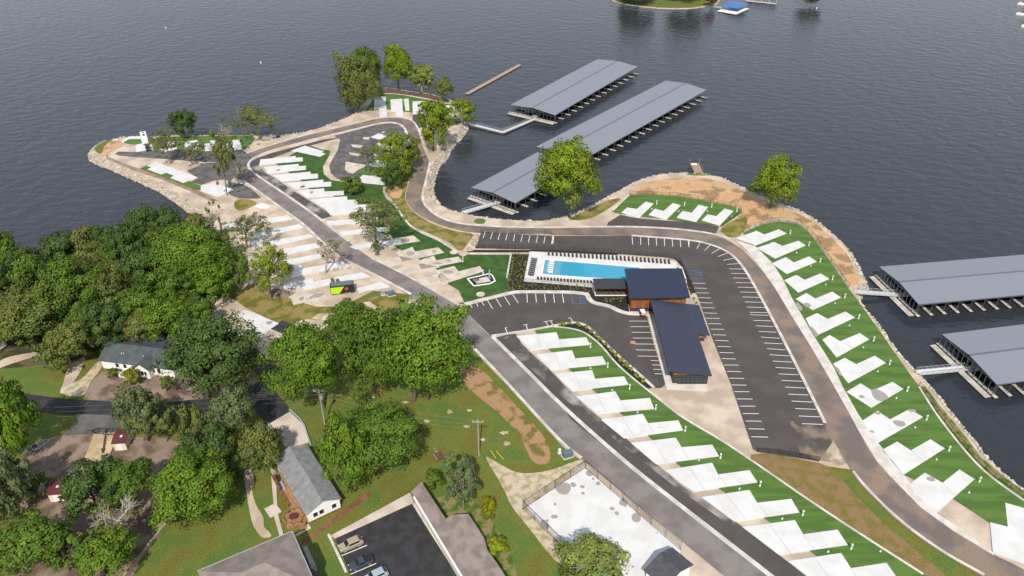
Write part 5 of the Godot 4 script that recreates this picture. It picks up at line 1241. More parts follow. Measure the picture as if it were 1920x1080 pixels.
func clubhouse() -> void:
	var fx := pts(BIGROOF_FAR)
	var nx := pts(BIGROOF_NEAR)
	var o := thing("clubhouse", "clubhouse with navy metal roofs and rust wood cladding beside the pool", "building", Vector3.ZERO)
	# tall wing
	var x0 := 33.5
	var x1 := 48.9
	var zn := -180.4
	var zf := -191.4
	var b := MB.new()
	b.prism(PackedVector2Array([Vector2(x0, zn), Vector2(x1, zn), Vector2(x1, zf), Vector2(x0, zf)]), 0, 1.15)
	obj("plinth", b, "charcoal", o)
	b = MB.new()
	b.quad(Vector3(x0, 1.15, zn), Vector3(x1, 1.15, zn), Vector3(x1, 5.2, zn), Vector3(x0, 5.2, zn))
	b.quad(Vector3(x1, 1.15, zn), Vector3(x1, 1.15, zf), Vector3(x1, 6.6, zf), Vector3(x1, 5.2, zn))
	b.quad(Vector3(x0, 1.15, zf), Vector3(x0, 1.15, zn), Vector3(x0, 5.2, zn), Vector3(x0, 6.6, zf))
	b.quad(Vector3(x1, 1.15, zf), Vector3(x0, 1.15, zf), Vector3(x0, 6.6, zf), Vector3(x1, 6.6, zf))
	obj("wall", b, "wood_wall", o)
	# lap boards on the cladding that faces the lower lot
	for i in 11:
		b = MB.new()
		b.box(Vector3(36.0, 1.35 + i * .36, zn + .03), Vector3(5.0, .3, .05))
		obj("board", b, "wood_wall", o)
	slab_roof(o, "main_roof", [v3(nx[0], 5.4), v3(nx[1], 5.4), v3(fx[1], 7.0), v3(fx[0], 7.0)], .28, "club_roof", .6)
	# low wing
	var l := pts(LOWL)
	var r := pts(LOWR)
	slab_roof(o, "low_roof", [Vector3(38.55, 4.9, -147.6), Vector3(49.2, 3.3, -147.8), Vector3(49.2, 3.3, -179.2), Vector3(38.55, 4.9, -179.2)], .25, "club_roof_low", .6)
	slab_roof(o, "side_roof", [Vector3(49.2, 3.28, -165.3), Vector3(52.5, 2.78, -165.1), Vector3(52.5, 2.78, -179.4), Vector3(49.2, 3.28, -179.3)], .22, "club_roof_low", .6)
	b = MB.new()
	var lx0 := 39.9
	var lx1 := 48.6
	b.prism(PackedVector2Array([Vector2(lx0, -148.6), Vector2(lx1, -148.6), Vector2(lx1, -179.8), Vector2(lx0, -179.8)]), 0, 2.9)
	obj("low_wall", b, "charcoal", o)
	b = MB.new()
	b.quad(Vector3(lx0, 2.9, -148.6), Vector3(lx1, 2.9, -148.6), Vector3(lx1, 3.1, -148.6), Vector3(lx0, 4.45, -148.6))
	b.quad(Vector3(lx0, 2.9, -179.8), Vector3(lx0, 2.9, -148.6), Vector3(lx0, 4.45, -148.6), Vector3(lx0, 4.45, -179.8))
	obj("gable_cladding", b, "wood_wall", o)
	b = MB.new()
	b.prism(PackedVector2Array([Vector2(48.65, -166.3), Vector2(51.7, -166.3), Vector2(51.7, -178.6), Vector2(48.65, -178.6)]), 1.0, 2.5)
	obj("side_wall", b, "wood_wall", o)
	b = MB.new()
	b.prism(PackedVector2Array([Vector2(48.7, -166.35), Vector2(51.6, -166.35), Vector2(51.6, -178.5), Vector2(48.7, -178.5)]), 0, .99)
	obj("side_plinth", b, "charcoal", o)
	for i in 8:
		window(o, Vector3(lx0 + .75 + i * 1.03, 1.15, -148.57), .7, 1.5, Vector3(0, 0, 1), "charcoal", "green_glass")
		window(o, Vector3(lx0 + .75 + i * 1.03, 2.45, -148.57), .85, .5, Vector3(0, 0, 1), "charcoal", "green_glass")
	for i in 6:
		window(o, Vector3(lx0 - .03, 1.3, -152.0 - i * 4.6), 1.6, 1.9, Vector3(-1, 0, 0), "charcoal", "green_glass")
	b = MB.new()
	b.box(Vector3(38.0, 1.3, -180.2), Vector3(.12, 2.6, 1.6))
	obj("entry_door", b, "green_glass", o)
	# patio with canopy
	var c := pts(CANOPY)
	slab_roof(o, "patio_canopy", [Vector3(24.0, 3.2, -187.3), Vector3(33.6, 3.2, -187.3), Vector3(33.4, 3.4, -192.4), Vector3(23.8, 3.4, -192.4)], .25, "charcoal")
	b = MB.new()
	b.prism(PackedVector2Array([Vector2(24.2, -187.0), Vector2(33.5, -187.0), Vector2(33.5, -191.5), Vector2(24.2, -191.5)]), 0, .9)
	obj("patio_base", b, "charcoal", o)
	b = MB.new()
	b.prism(PackedVector2Array([Vector2(24.4, -187.3), Vector2(33.5, -187.3), Vector2(33.5, -191.4), Vector2(24.4, -191.4)]), .9, .93)
	obj("patio_floor", b, "bark", o)
	b = MB.new()
	b.box(Vector3(28.8, 1.0, -187.0), Vector3(9.5, .2, .25))
	b.box(Vector3(24.2, 1.0, -189.2), Vector3(.25, .2, 4.6))
	obj("patio_coping", b, "white_paint", o)
	for i in 6:
		b = MB.new()
		b.bar(Vector3(24.5 + i * 1.78, .9, -187.3), Vector3(24.5 + i * 1.78, 3.0, -187.3), .12)
		obj("canopy_post", b, "charcoal", o)
	b = MB.new()
	b.box(Vector3(28.9, 2.0, -187.3), Vector3(9.0, .06, .06))
	obj("patio_rail", b, "charcoal", o)
	b = MB.new()
	b.box(Vector3(28.9, 1.8, -191.3), Vector3(8.8, 1.7, .1))
	obj("bar_counter", b, "galvanised", o)
	# pool
	var dk := pts(DECK)
	var pp := pts(POOL)
	b = MB.new()
	# deck laid as four slabs round the basin
	struct_deck([dk[0], dk[1], dk[2], dk[3], Vector2(51.2, -205.0), pp[1], pp[0]])
	struct_deck([dk[0], pp[0], pp[3], dk[8]])
	struct_deck([dk[8], pp[3], pp[2], Vector2(38, -191), dk[6], dk[7]])
	struct_deck([pp[1], Vector2(51.2, -205.0), dk[4], dk[5], Vector2(52, -192), Vector2(38, -191), pp[2]])
	var po := thing("swimming_pool", "long turquoise swimming pool with a shallow lounging shelf", "pool", Vector3.ZERO)
	var sh := pts(SHELF)
	var t0 := pp[0].lerp(pp[1], .185)
	var t1 := pp[3].lerp(pp[2], .185)
	b = MB.new()
	b.prism(PackedVector2Array([t0, pp[1], pp[2], t1]), -.01, .02)
	obj("pool_floor", b, "pool_tile", po)
	b = MB.new()
	b.prism(PackedVector2Array([pp[0], t0, t1, pp[3]]), -.01, .10)
	obj("sun_shelf", b, "pool_shelf", po)
	b = MB.new()
	b.prism(pp, .2, .2)
	obj("water_surface", b, "pool_water", po)
	b = MB.new()
	for i in 4:
		b.bar(v3(pp[i], .3), v3(pp[(i + 1) % 4], .3), .35, .08)
	obj("coping", b, "white_paint", po)
func struct_deck(a: Array) -> void:
	var b := MB.new()
	b.prism(PackedVector2Array(a), -.1, .30)
	if b.v.is_empty(): print("deck piece")
	struct("pool_deck", b, "concrete")
func lounger(label: String, group: String, mat: String) -> Node3D:
	var o := thing("pool_lounger", label, "lounger", Vector3.ZERO, 0.0, group)
	var b := MB.new()
	b.box(Vector3(0, .3, .35), Vector3(.66, .1, 1.25))
	obj("seat", b, mat, o)
	b = MB.new()
	b.quad(Vector3(-.33, .35, -.27), Vector3(.33, .35, -.27), Vector3(.33, .85, -.85), Vector3(-.33, .85, -.85))
	b.quad(Vector3(-.33, .27, -.30), Vector3(.33, .27, -.30), Vector3(.33, .77, -.88), Vector3(-.33, .77, -.88))
	b.quad(Vector3(-.33, .85, -.85), Vector3(.33, .85, -.85), Vector3(.33, .77, -.88), Vector3(-.33, .77, -.88))
	obj("backrest", b, mat, o)
	for s in 4:
		b = MB.new()
		b.box(Vector3(.28 if s % 2 else -.28, .14, .9 if s < 2 else -.2), Vector3(.06, .28, .06))
		obj("leg", b, mat, o)
	return o
func loungers() -> void:
	var first := true
	var sets := [[LTOP, 0.0, "dark lounger in the long row along the parking fence side of the pool", "long row of pool loungers"], [LBOT, PI, "dark lounger in the short row along the flower bed side of the pool", "short row of pool loungers"], [LSIDE, PI * .5, "dark lounger in the row across the pool end by the flower bed", "pool end loungers"]]
	for s in sets:
		var src: Node3D = null
		for p in pts(s[0]):
			if src == null:
				src = lounger(s[2], s[3], "lounge_dark")
				src.position = v3(p, .30); src.rotation.y = s[1]
			else: copy(src, "pool_lounger", v3(p, .30), s[1])
	var src2: Node3D = null
	for p in pts(LWATER):
		if src2 == null:
			src2 = lounger("white wavy lounger standing in the shallow pool shelf", "loungers in the pool", "lounge_white")
			src2.position = v3(p, .10); src2.rotation.y = PI * .5
		else: copy(src2, "pool_lounger", v3(p, .10), PI * .5)
func plants() -> void:
	var m := crown_mesh("plant", .6, .5, 7, 22, .16, 0.0, 3)
	var k := 0
	for p in pts(SHRUBS):
		var o := put("hedge_shrub", crown_mesh("hedge%d" % (k % 2), .85, .75, 10, 32, .17, 0.0, 21 + k % 2), M["leaf_lime" if k % 3 == 0 else "leaf_light"])
		o.position = v3(p, .75)
		o.rotation.y = k
		tag(o, "small rounded shrub in the curved black mulch bed", "shrub", "shrubs of the curved bed")
		k += 1
	for p in pts(BEDFLOW):
		flower(p, m, true)
	var poly := pts(BEDALL)
	var poly2 := pts(BEDSOUTH)
	var n := 0
	var tries := 0
	var placed := PackedVector2Array()
	while n < 150 and tries < 6000:
		tries += 1
		var p := Vector2(rng.randf_range(-12, 28), rng.randf_range(-212, -186))
		if not (Geometry2D.is_point_in_polygon(p, poly) or Geometry2D.is_point_in_polygon(p, poly2)): continue
		var ok := true
		for q in placed:
			if p.distance_to(q) < 1.05:
				ok = false
				break
		if not ok: continue
		placed.append(p)
		flower(p, m, rng.randf() < .42)
		n += 1
	for i in 14:
		flower(Vector2(25.0 + rng.randf() * 8.0, -186.3 + rng.randf() * 2.0), m, i % 3 == 0)
	for i in 9:
		flower(Vector2(51.0 + i * .25, -203.0 + i * 2.4), m, i % 3 == 0)
func flower(p: Vector2, m: Mesh, yellow: bool) -> void:
	var o := put("bedding_plant", m, M["leaf_light" if yellow else "leaf_olive"])
	var s := rng.randf_range(.55, .95)
	o.position = v3(p, .22 + .35 * s)
	o.scale = Vector3.ONE * s
	o.rotation.y = rng.randf() * TAU
	if yellow:
		var f := put("blossom", crown_mesh("petal_s", .5, .3, 4, 9, .13, 0.0, 8), M["petal"], o)
		f.position.y = .28
	tag(o, "yellow flowering plant in the black mulch bed by the pool" if yellow else "low green plant in the black mulch bed by the pool", "plant", "yellow bedding plants" if yellow else "green bedding plants")

# ------------------------------------------------------------------ fences, pedestals, poles
func fence(called: String, data: Array, label: String, h: float, step: float, gap: float, th: float, y := .2) -> void:
	var p := pts(data)
	var o := thing(called, label, "fence", v3(p[0], y))
	var org := p[0]
	for i in p.size() - 1:
		var a := p[i] - org
		var c := p[i + 1] - org
		var l := a.distance_to(c)
		var n := maxi(1, int(round(l / step)))
		for k in n + (1 if i == p.size() - 2 else 0):
			var b := MB.new()
			var q := a.lerp(c, float(k) / n)
			b.bar(v3(q, -.2), v3(q, h), .09)
			obj("post", b, "fence_black", o)
		for k in n:
			var u := a.lerp(c, float(k) / n)
			var w := a.lerp(c, float(k + 1) / n)
			var b := MB.new()
			b.bar(v3(u, h - .05), v3(w, h - .05), .06)
			b.bar(v3(u, .12), v3(w, .12), .04)
			var pl := u.distance_to(w)
			var c2 := int(pl / gap)
			for j in range(1, c2):
				var t := float(j) / c2
				b.bar(v3(u.lerp(w, t), .12), v3(u.lerp(w, t), h - .05), th)
			if gap > .3:
				for j in int((h - .2) / gap):
					b.bar(v3(u, .2 + j * gap), v3(w, .2 + j * gap), th)
			obj("panel", b, "fence_black", o)
func fences() -> void:
	fence("chain_link_fence", FENCE_COURT, "tall black chain link fence round the white court", 2.4, 4.2, .35, .018)
	fence("pool_fence", FENCE_POOL, "black picket fence between the pool and the upper lot", 1.5, 2.6, .16, .022)
	fence("pool_fence", FENCE_PATIO, "black picket fence between the loungers and the flower bed", 1.3, 2.6, .16, .022)
	fence("lot_fence", FENCE_LOT, "low dark fence closing the end of the big parking lot", 1.3, 2.6, .14, .03)
	fence("lot_fence", FENCE_TOP, "dark picket fence between the shore road and the marked stalls", 1.4, 2.6, .16, .022)
	fence("shore_fence", FENCE_SHORE, "thin wire fence along the turf edge above the clay strip", 1.2, 3.2, .4, .012)
	fence("shore_fence", FENCE_SHORE2, "thin wire fence along the turf edge above the seawall", 1.2, 3.2, .4, .012)
	fence("shore_fence", FENCE_COVE, "thin wire fence between the cove turf and the clay mound", 1.2, 2.6, .4, .012)
	fence("shore_fence", FENCE_POINT, "thin wire fence along the point behind the turf", 1.2, 3.2, .4, .012)
	var src: Node3D = null
	for p in pts(PED):
		if src == null:
			src = thing("hookup_pedestal", "white hookup pedestal at the end of a concrete camping pad", "pedestal", v3(p, .2), 0.0, "camp hookup pedestals")
			var b := MB.new()
			b.box(Vector3(0, .75, 0), Vector3(.3, 1.5, .25))
			obj("post", b, "white_paint", src)
			b = MB.new()
			b.box(Vector3(0, 1.0, .14), Vector3(.24, .5, .06))
			obj("panel", b, "galvanised", src)
		else: copy(src, "hookup_pedestal", v3(p, .2), 0.0)
	for p in pts(PEDLOW):
		var b := MB.new()
		b.tube(Vector3(0, 0, 0), Vector3(0, .35, 0), .22, .2, 8)
		b.tube(Vector3(0, .35, 0), Vector3(0, .4, 0), .2, .02, 8)
		var o := obj("sewer_riser", b, "white_paint")
		o.position = v3(p, .2)
		tag(o, "stubby white pipe riser in the turf beside a camping pad", "pipe", "pipe risers in the turf")
	# utility poles and wires
	var pl := pts(POLES)
	var tops := []
	for i in 2:
		var o := thing("utility_pole", ["grey utility pole with transformer beside the bright spreading tree", "grey utility pole standing alone in the open field"][i], "utility pole", v3(pl[i], 0))
		var b := MB.new()
		b.tube(Vector3(0, -.4, 0), Vector3(0, 11.0, 0), .17, .11, 8)
		obj("shaft", b, "pole_wood", o)
		b = MB.new()
		b.bar(Vector3(-1.2, 10.3, .15), Vector3(1.2, 10.3, .15), .14)
		obj("crossarm", b, "pole_wood", o)
		for s in 3:
			b = MB.new()
			b.tube(Vector3(-1.1 + s * 1.1, 10.4, .15), Vector3(-1.1 + s * 1.1, 10.7, .15), .08, .08, 6)
			obj("insulator", b, "rail_white", o)
		if i == 0:
			b = MB.new()
			b.tube(Vector3(.4, 8.0, 0), Vector3(.4, 9.2, 0), .3, .3, 10)
			obj("transformer", b, "galvanised", o)
		tops.append(Vector3(pl[i].x, 10.6, pl[i].y))
	for s in 3:
		for span in 2:
			var a: Vector3 = tops[1] + Vector3(0, -s * 1.4, 0) if span == 0 else tops[0] + Vector3(0, -s * 1.4, 0)
			var e: Vector3 = tops[0] + Vector3(0, -s * 1.4, 0) if span == 0 else Vector3(-135, 9.4 - s * 1.4, -128)
			var b := MB.new()
			for k in 10:
				var u := k / 10.0
				var w := (k + 1) / 10.0
				var dip := func(q: float) -> Vector3: return a.lerp(e, q) - Vector3(0, 4.0 * q * (1 - q) * 1.2, 0) - a
				b.tube(dip.call(u), dip.call(w), .016, .016, 4)
			var o := obj("power_line", b, "cable")
			o.position = a
			tag(o, "thin power line strung between the two utility poles" if span == 0 else "thin power line running from the transformer pole over the black drive", "cable", "power lines between poles" if span == 0 else "power lines over the drive")
	var names_ := ["green utility cabinet where the field meets the grey road", "small white post beside the green utility cabinet", "grey green utility box on the grass island by the lime trailer", "second utility box on the grass island, farther from the lime trailer", "pale utility box by the thin tree on the point", "low dark box beside the pale utility box"]
	var bx := pts(BOX)
	for i in 6:
		var o := thing("utility_box", names_[i], "utility box", v3(bx[i], .1), .4)
		var s: Vector3 = [Vector3(2.2, 1.2, 1.3), Vector3(.5, 1.0, .4), Vector3(1.0, 1.3, .9), Vector3(1.9, 1.1, 1.2), Vector3(1.3, 1.9, 1.0), Vector3(1.6, .8, 1.0)][i]
		var b := MB.new()
		b.box(Vector3(0, .06, 0), Vector3(s.x + .4, .2, s.z + .4))
		obj("base_slab", b, "kerb_concrete", o)
		b = MB.new()
		b.box(Vector3(0, .1 + s.y * .5, 0), s)
		obj("cabinet", b, ["box_green", "white_paint", "galvanised", "box_green", "galvanised", "charcoal"][i], o)
		b = MB.new()
		b.box(Vector3(0, .14 + s.y, 0), Vector3(s.x + .08, .08, s.z + .08))
		obj("lid", b, ["box_green", "white_paint", "galvanised", "box_green", "galvanised", "charcoal"][i], o)
	# fire pit terrace
	var f := pts(FIRE)
	var o := thing("garden_terrace", "kerbed stone terrace with mulch border on the commons turf", "terrace", v3(f[0], 0))
	var loc := PackedVector2Array()
	for q in f: loc.append(q - f[0])
	var b := MB.new()
	b.prism(loc, 0, .27)
	obj("mulch_bed", b, "mulch_black", o)
	b = MB.new()
	for i in loc.size(): b.bar(v3(loc[i], .25), v3(loc[(i + 1) % loc.size()], .25), .4, .25)
	obj("border_kerb", b, "white_paint", o)
	var inn := PackedVector2Array()
	for q in pts(FIREIN): inn.append(q - f[0])
	b = MB.new()
	b.prism(inn, 0, .31)
	obj("paving", b, "concrete_tan", o)
	var ctr := (inn[0] + inn[1] + inn[2] + inn[3]) * .25
	var s1 := thing("fire_bowl", "round grey fire bowl on the stone terrace", "fire bowl", v3(f[0] + ctr + Vector2(-1.6, .3), .3))
	b = MB.new()
	b.tube(Vector3(0, 0, 0), Vector3(0, .6, 0), .35, .8, 12)
	obj("bowl", b, "box_green", s1)
	b = MB.new()
	b.tube(Vector3(0, .6, 0), Vector3(0, .62, 0), .8, .6, 12)
	obj("rim", b, "galvanised", s1)
	var s2 := thing("water_column", "slim pale water column on the stone terrace", "column", v3(f[0] + ctr + Vector2(2.2, -1.2), .3))
	b = MB.new()
	b.tube(Vector3(0, 0, 0), Vector3(0, .3, 0), .5, .5, 10)
	obj("foot", b, "galvanised", s2)
	b = MB.new()
	b.tube(Vector3(0, .3, 0), Vector3(0, 3.0, 0), .22, .14, 8)
	obj("column_shaft", b, "teal", s2)
	var mh := pts(MANHOLE)
	for i in 3:
		b = MB.new()
		b.tube(Vector3(0, 0, 0), Vector3(0, .2, 0), 1.3, 1.3, 14)
		b.prism(PackedVector2Array(range(14).map(func(q): return Vector2(cos(TAU * q / 14), sin(TAU * q / 14)) * 1.3)), .2, .2)
		var mo := obj("manhole_cover", b, "concrete_tan")
		mo.position = v3(mh[i], .06)
		tag(mo, ["round tan manhole cover in the commons turf", "square looking pale cover beside the narrow turf walk", "pale cover slab on the bare soil of the point"][i], "manhole")
	# boulders by the upper lot
	var rp := pts(ROCKS)
	for i in 4:
		b = MB.new()
		var ro := put("boulder", rock_mesh(), M["riprap"])
		ro.position = v3(rp[i], .5)
		ro.scale = Vector3(1.9, 1.0, 1.6)
		ro.rotation.y = i * 1.3
		tag(ro, "pale limestone boulder in the wall at the corner of the upper lot", "boulder", "boulders at the lot corner")

# ------------------------------------------------------------------ houses
func walls() -> void:
	var data := [["retaining_wall", RWALL1, "timber", "weathered timber retaining wall between the gravel lot and the lawn", "boom_wood", .8, .35], ["retaining_wall", RWALL2, "", "low grey block wall along the tan driveway, field side", "galvanised", .6, .3], ["retaining_wall", RWALL3, "", "low grey block wall along the tan driveway, tree side", "galvanised", .6, .3], ["retaining_wall", RWALL4, "", "brown timber wall at the end of the striped pads", "bark", 1.0, .3], ["retaining_wall", RWALL5, "", "pale stone ledge wall along the dry grass bank", "riprap", .6, .8]]
	for d in data:
		var p := pts(d[1])
		var o := thing(d[0], d[3], "wall", v3(p[0]))
		for i in p.size() - 1:
			var l := p[i].distance_to(p[i + 1])
			var n := maxi(1, int(l / 2.4))
			for k in n:
				var b := MB.new()
				var a := p[i].lerp(p[i + 1], float(k) / n) - p[0]
				var c := p[i].lerp(p[i + 1], (k + .98) / n) - p[0]
				b.bar(v3(a, d[5] * .5 + .02 * (k % 2)), v3(c, d[5] * .5 + .02 * (k % 2)), d[6], d[5])
				obj("block", b, d[4], o)
func heaps() -> void:
	var p := pts(HEAPS)
	var info := [["white sand heap beside the grey road by the woodland point", "concrete", 2.6, 1.3], ["grey brown gravel heap at the end of the striped pads", "gravel", 3.4, 1.5], ["pale gravel heap beside the fork of the black drive", "palegravel", 3.0, 1.0], ["tan soil heap against the timber wall at the wood edge", "sand", 3.0, 1.2]]
	for i in 4:
		var b := MB.new()
		var r := RandomNumberGenerator.new()
		r.seed = 40 + i
		var rings := []
		for k in 5:
			var ring := []
			for j in 14:
				var u := k / 4.0
				var rr: float = info[i][2] * (1.0 - u) * r.randf_range(.85, 1.15) * (1.25 if j % 7 < 3 else .9)
				ring.append(Vector3(cos(TAU * j / 14) * rr, info[i][3] * (1.0 - pow(1.0 - u, 1.5)) + r.randf_range(-.05, .05), sin(TAU * j / 14) * rr * .8))
			rings.append(ring)
		for k in 4:
			for j in 14: b.quad(rings[k][(j + 1) % 14], rings[k][j], rings[k + 1][j], rings[k + 1][(j + 1) % 14])
		var o := obj(["sand_heap", "gravel_heap", "gravel_heap", "soil_heap"][i], b, info[i][1])
		o.position = v3(p[i], .05)
		tag(o, info[i][0], "heap")
	for i in 2:
		var a := p[4 + i * 2]
		var c := p[5 + i * 2]
		var o := thing("marker_pipe", ["shorter yellow pipe lying in the grass by the lone utility pole", "longer yellow pipe lying in the grass by the lone utility pole"][i], "pipe", v3(a, .12))
		var b := MB.new()
		b.tube(Vector3.ZERO, v3(c - a, 0), .09, .09, 6)
		obj("tube", b, "yellow", o)
func houses() -> void:
	# white house with green grey roof
	var h := pts(H1)
	var d := h[1] - h[0]
	var o := thing("white_house", "long white house with dark green grey roof and white porch", "house", v3(h[0]), -atan2(d.y, d.x))
	var w := d.length()
	gable(o, w, 9.0, 2.9, 1.9, .5, "shingle_green", "white_paint")
	for x in [4.4, 6.6, 9.0, 16.0]: window(o, Vector3(x, 1.6, .02), .9, 1.1, Vector3(0, 0, 1))
	for x in [11.6, 12.5, 13.4]: window(o, Vector3(x, 1.6, 1.72), .6, 1.2, Vector3(0, 0, 1))
	var b := MB.new()
	b.prism(PackedVector2Array([Vector2(10.6, 0), Vector2(10.6, 1.7), Vector2(14.4, 1.7), Vector2(14.4, 0)]), 0, 2.9)
	b.tri(Vector3(10.6, 2.9, 1.7), Vector3(14.4, 2.9, 1.7), Vector3(12.5, 4.5, 1.7))
	obj("bay_wall", b, "white_paint", o)
	for s in 2:
		var x0 := 10.0 if s == 0 else 15.0
		slab_roof(o, "bay_roof", [Vector3(x0, 2.75, 2.1), Vector3(12.5, 4.75, 2.1), Vector3(12.5, 4.75, -4.2), Vector3(x0, 2.75, -.6)], .12, "shingle_green")
	b = MB.new()
	b.prism(PackedVector2Array([Vector2(2.5, -9), Vector2(12.5, -9), Vector2(12.5, -13.5), Vector2(2.5, -13.5)]), 0, 2.5)
	obj("rear_wall", b, "white_paint", o)
	slab_roof(o, "rear_roof", [Vector3(1.8, 3.7, -7.0), Vector3(13.0, 3.7, -7.0), Vector3(13.0, 2.6, -14.2), Vector3(1.8, 2.6, -14.2)], .14, "shingle_green")
	b = MB.new()
	b.prism(PackedVector2Array([Vector2(6.2, .05), Vector2(10.2, .05), Vector2(10.2, 2.6), Vector2(6.2, 2.6)]), 0, .8)
	var por := obj("porch", b, "white_paint", o)
	for k in 9:
		b = MB.new()
		b.bar(Vector3(6.2 + k * .5, .8, 2.55), Vector3(6.2 + k * .5, 1.7, 2.55), .07)
		obj("baluster", b, "white_paint", por)
	b = MB.new()
	b.bar(Vector3(6.2, 1.75, 2.55), Vector3(10.2, 1.75, 2.55), .1)
	obj("porch_rail", b, "white_paint", por)
	b = MB.new()
	b.box(Vector3(9.6, 1.4, .04), Vector3(.95, 2.1, .08))
	obj("door", b, "cream", o)
	for x in [5.0, 5.6, 11.0]:
		b = MB.new()
		b.tube(Vector3(x, 3.2, -2.0), Vector3(x, 4.1, -2.0), .12, .12, 6)
		obj("roof_vent", b, "white_paint", o)
	# grey roofed house with wooden deck
	var e := pts(H2E)
	d = e[1] - e[0]
	var wv := e[3] - e[1]
	var l2 := d.length()
	var w2 := absf(wv.dot(Vector2(-d.y, d.x).normalized()))
	o = thing("grey_roofed_house", "white house with mottled grey shingle roof and wooden deck", "house", v3(e[0]), -atan2(d.y, d.x))
	# local x along the eave, z towards the lawn is negative of the width
	var back := 1.0 if Vector2(-d.y, d.x).dot(wv) > 0 else -1.0
	gable(o, l2, w2, 3.0, 1.6, .35, "shingle_grey", "white_paint")
	if back > 0: o.position += v3(Vector2(-d.y, d.x).normalized() * w2)
	for z in [-1.6, -2.9, -5.6]: window(o, Vector3(l2 + .02, 1.7, z), .9, 1.1, Vector3(1, 0, 0))
	b = MB.new()
	b.box(Vector3(l2 + .01, .15, -w2 * .5), Vector3(.1, .4, w2))
	obj("brick_footing", b, "redmulch", o)
	var out := -w2 if back > 0 else 0.0
	var sg := -1.0 if back > 0 else 1.0
	b = MB.new()
	b.prism(PackedVector2Array([Vector2(2.0, out + sg * .1), Vector2(l2 - .5, out + sg * .1), Vector2(l2 - .5, out + sg * 2.0), Vector2(2.0, out + sg * 2.0)]), 0, 1.0)
	obj("deck", b, "deck_wood", o)
	b = MB.new()
	var oc := PackedVector2Array()
	for k in 8: oc.append(Vector2(l2 - 2.0 + cos(TAU * (k + .5) / 8) * 2.1, out + sg * 2.3 + sin(TAU * (k + .5) / 8) * 2.1))
	b.prism(oc, 0, 1.06)
	var dk := obj("octagon_deck", b, "deck_wood", o)
	for k in 8:
		b = MB.new()
		b.bar(v3(oc[k], 1.9), v3(oc[(k + 1) % 8], 1.9), .14)
		b.bar(v3(oc[k], 1.0), v3(oc[k], 1.9), .12)
		obj("railing", b, "deck_wood", dk)
	b = MB.new()
	b.bar(Vector3(2.0, 1.9, out + sg * 2.0), Vector3(l2 - 4.5, 1.9, out + sg * 2.0), .12)
	for k in 7: b.bar(Vector3(2.0 + k * 1.7, 1.0, out + sg * 2.0), Vector3(2.0 + k * 1.7, 1.9, out + sg * 2.0), .1)
	obj("deck_railing", b, "maroon", o)
	for k in 5:
		b = MB.new()
		b.box(Vector3(l2 + .2 + k * .3, .9 - k * .2, out + sg * 1.4), Vector3(.32, .08, 1.3))
		obj("stair_tread", b, "deck_wood", o)
	var gp := thing("patio_table", "dark maroon patio table on the octagonal deck", "table", Vector3.ZERO)
	gp.transform = o.transform * Transform3D(Basis(), Vector3(l2 - 2.0, 1.06, out + sg * 2.3))
	b = MB.new()
	b.tube(Vector3(0, .7, 0), Vector3(0, .76, 0), .9, .9, 8)
	b.prism(PackedVector2Array(range(8).map(func(q): return Vector2(cos(TAU * q / 8), sin(TAU * q / 8)) * .9)), .76, .76)
	obj("table_top", b, "maroon", gp)
	b = MB.new()
	b.tube(Vector3(0, 0, 0), Vector3(0, .7, 0), .2, .1, 6)
	obj("pedestal", b, "maroon", gp)
	var gb := thing("grill", "black barbecue grill on the long deck", "grill", Vector3.ZERO)
	gb.transform = o.transform * Transform3D(Basis(), Vector3(4.0, 1.0, out + sg * 1.3))
	b = MB.new()
	b.box(Vector3(0, .5, 0), Vector3(1.3, .8, .6))
	obj("cart", b, "charcoal", gb)
	b = MB.new()
	b.tube(Vector3(-.5, 1.0, 0), Vector3(.5, 1.0, 0), .3, .3, 8)
	obj("hood", b, "charcoal", gb)
	var sf := thing("patio_sofa", "grey patio sofa on the long deck", "sofa", Vector3.ZERO)
	sf.transform = o.transform * Transform3D(Basis(), Vector3(6.4, 1.0, out + sg * 1.2))
	b = MB.new()
	b.box(Vector3(0, .3, 0), Vector3(2.4, .4, .8))
	obj("seat", b, "galvanised", sf)
	b = MB.new()
	b.box(Vector3(0, .65, sg * .45), Vector3(2.4, .7, .2))
	obj("backrest", b, "charcoal", sf)
	# shed and second shed
	var s := pts(SHED)
	for i in 2:
		var p: Vector2 = s[0] if i == 0 else pts(SHED2)[0]
		o = thing("garden_shed", ["cream shed with maroon roof beside the tan slab", "cream shed half hidden under the dark tree"][i], "shed", v3(p), .12)
		gable(o, 2.6, 4.6, 2.3, .5, .25, "maroon", "cream")
		b = MB.new()
		b.box(Vector3(1.3, 1.0, .03), Vector3(1.1, 1.9, .08))
		obj("door", b, "white_paint", o)
		b = MB.new()
		b.box(Vector3(1.6, 2.85, -1.5), Vector3(.5, .12, .5))
		obj("roof_vent", b, "white_paint", o)
	o = thing("shade_beam", "brown steel beam standing across the tan slab", "beam", v3(pts(VEH)[8]))
	b = MB.new()
	b.bar(Vector3(-4.5, .2, -1.5), Vector3(-2.0, .2, 6.0), .5, .3)
	obj("beam", b, "brown_metal", o)
	b = MB.new()
	b.bar(Vector3(-2.0, 0, 6.0), Vector3(-2.0, 1.6, 6.0), .2)
	obj("post", b, "brown_metal", o)
	# brown shingle condominium with hip roof
	var c := pts(CONDO)
	var cx := (c[1] - c[0])
	o = thing("condominium", "large brown shingle hip roofed block beside the mown lawn", "building", v3(c[0]), -atan2(cx.y, cx.x))
	var cl := cx.length()
	var eh := 6.5
	var cd := 14.0
	b = MB.new()
	b.prism(PackedVector2Array([Vector2(.6, .6), Vector2(cl - .6, .6), Vector2(cl - .6, cd), Vector2(.6, cd)]), 0, eh)
	obj("wall", b, "cream", o)
	var rt := eh + 3.2
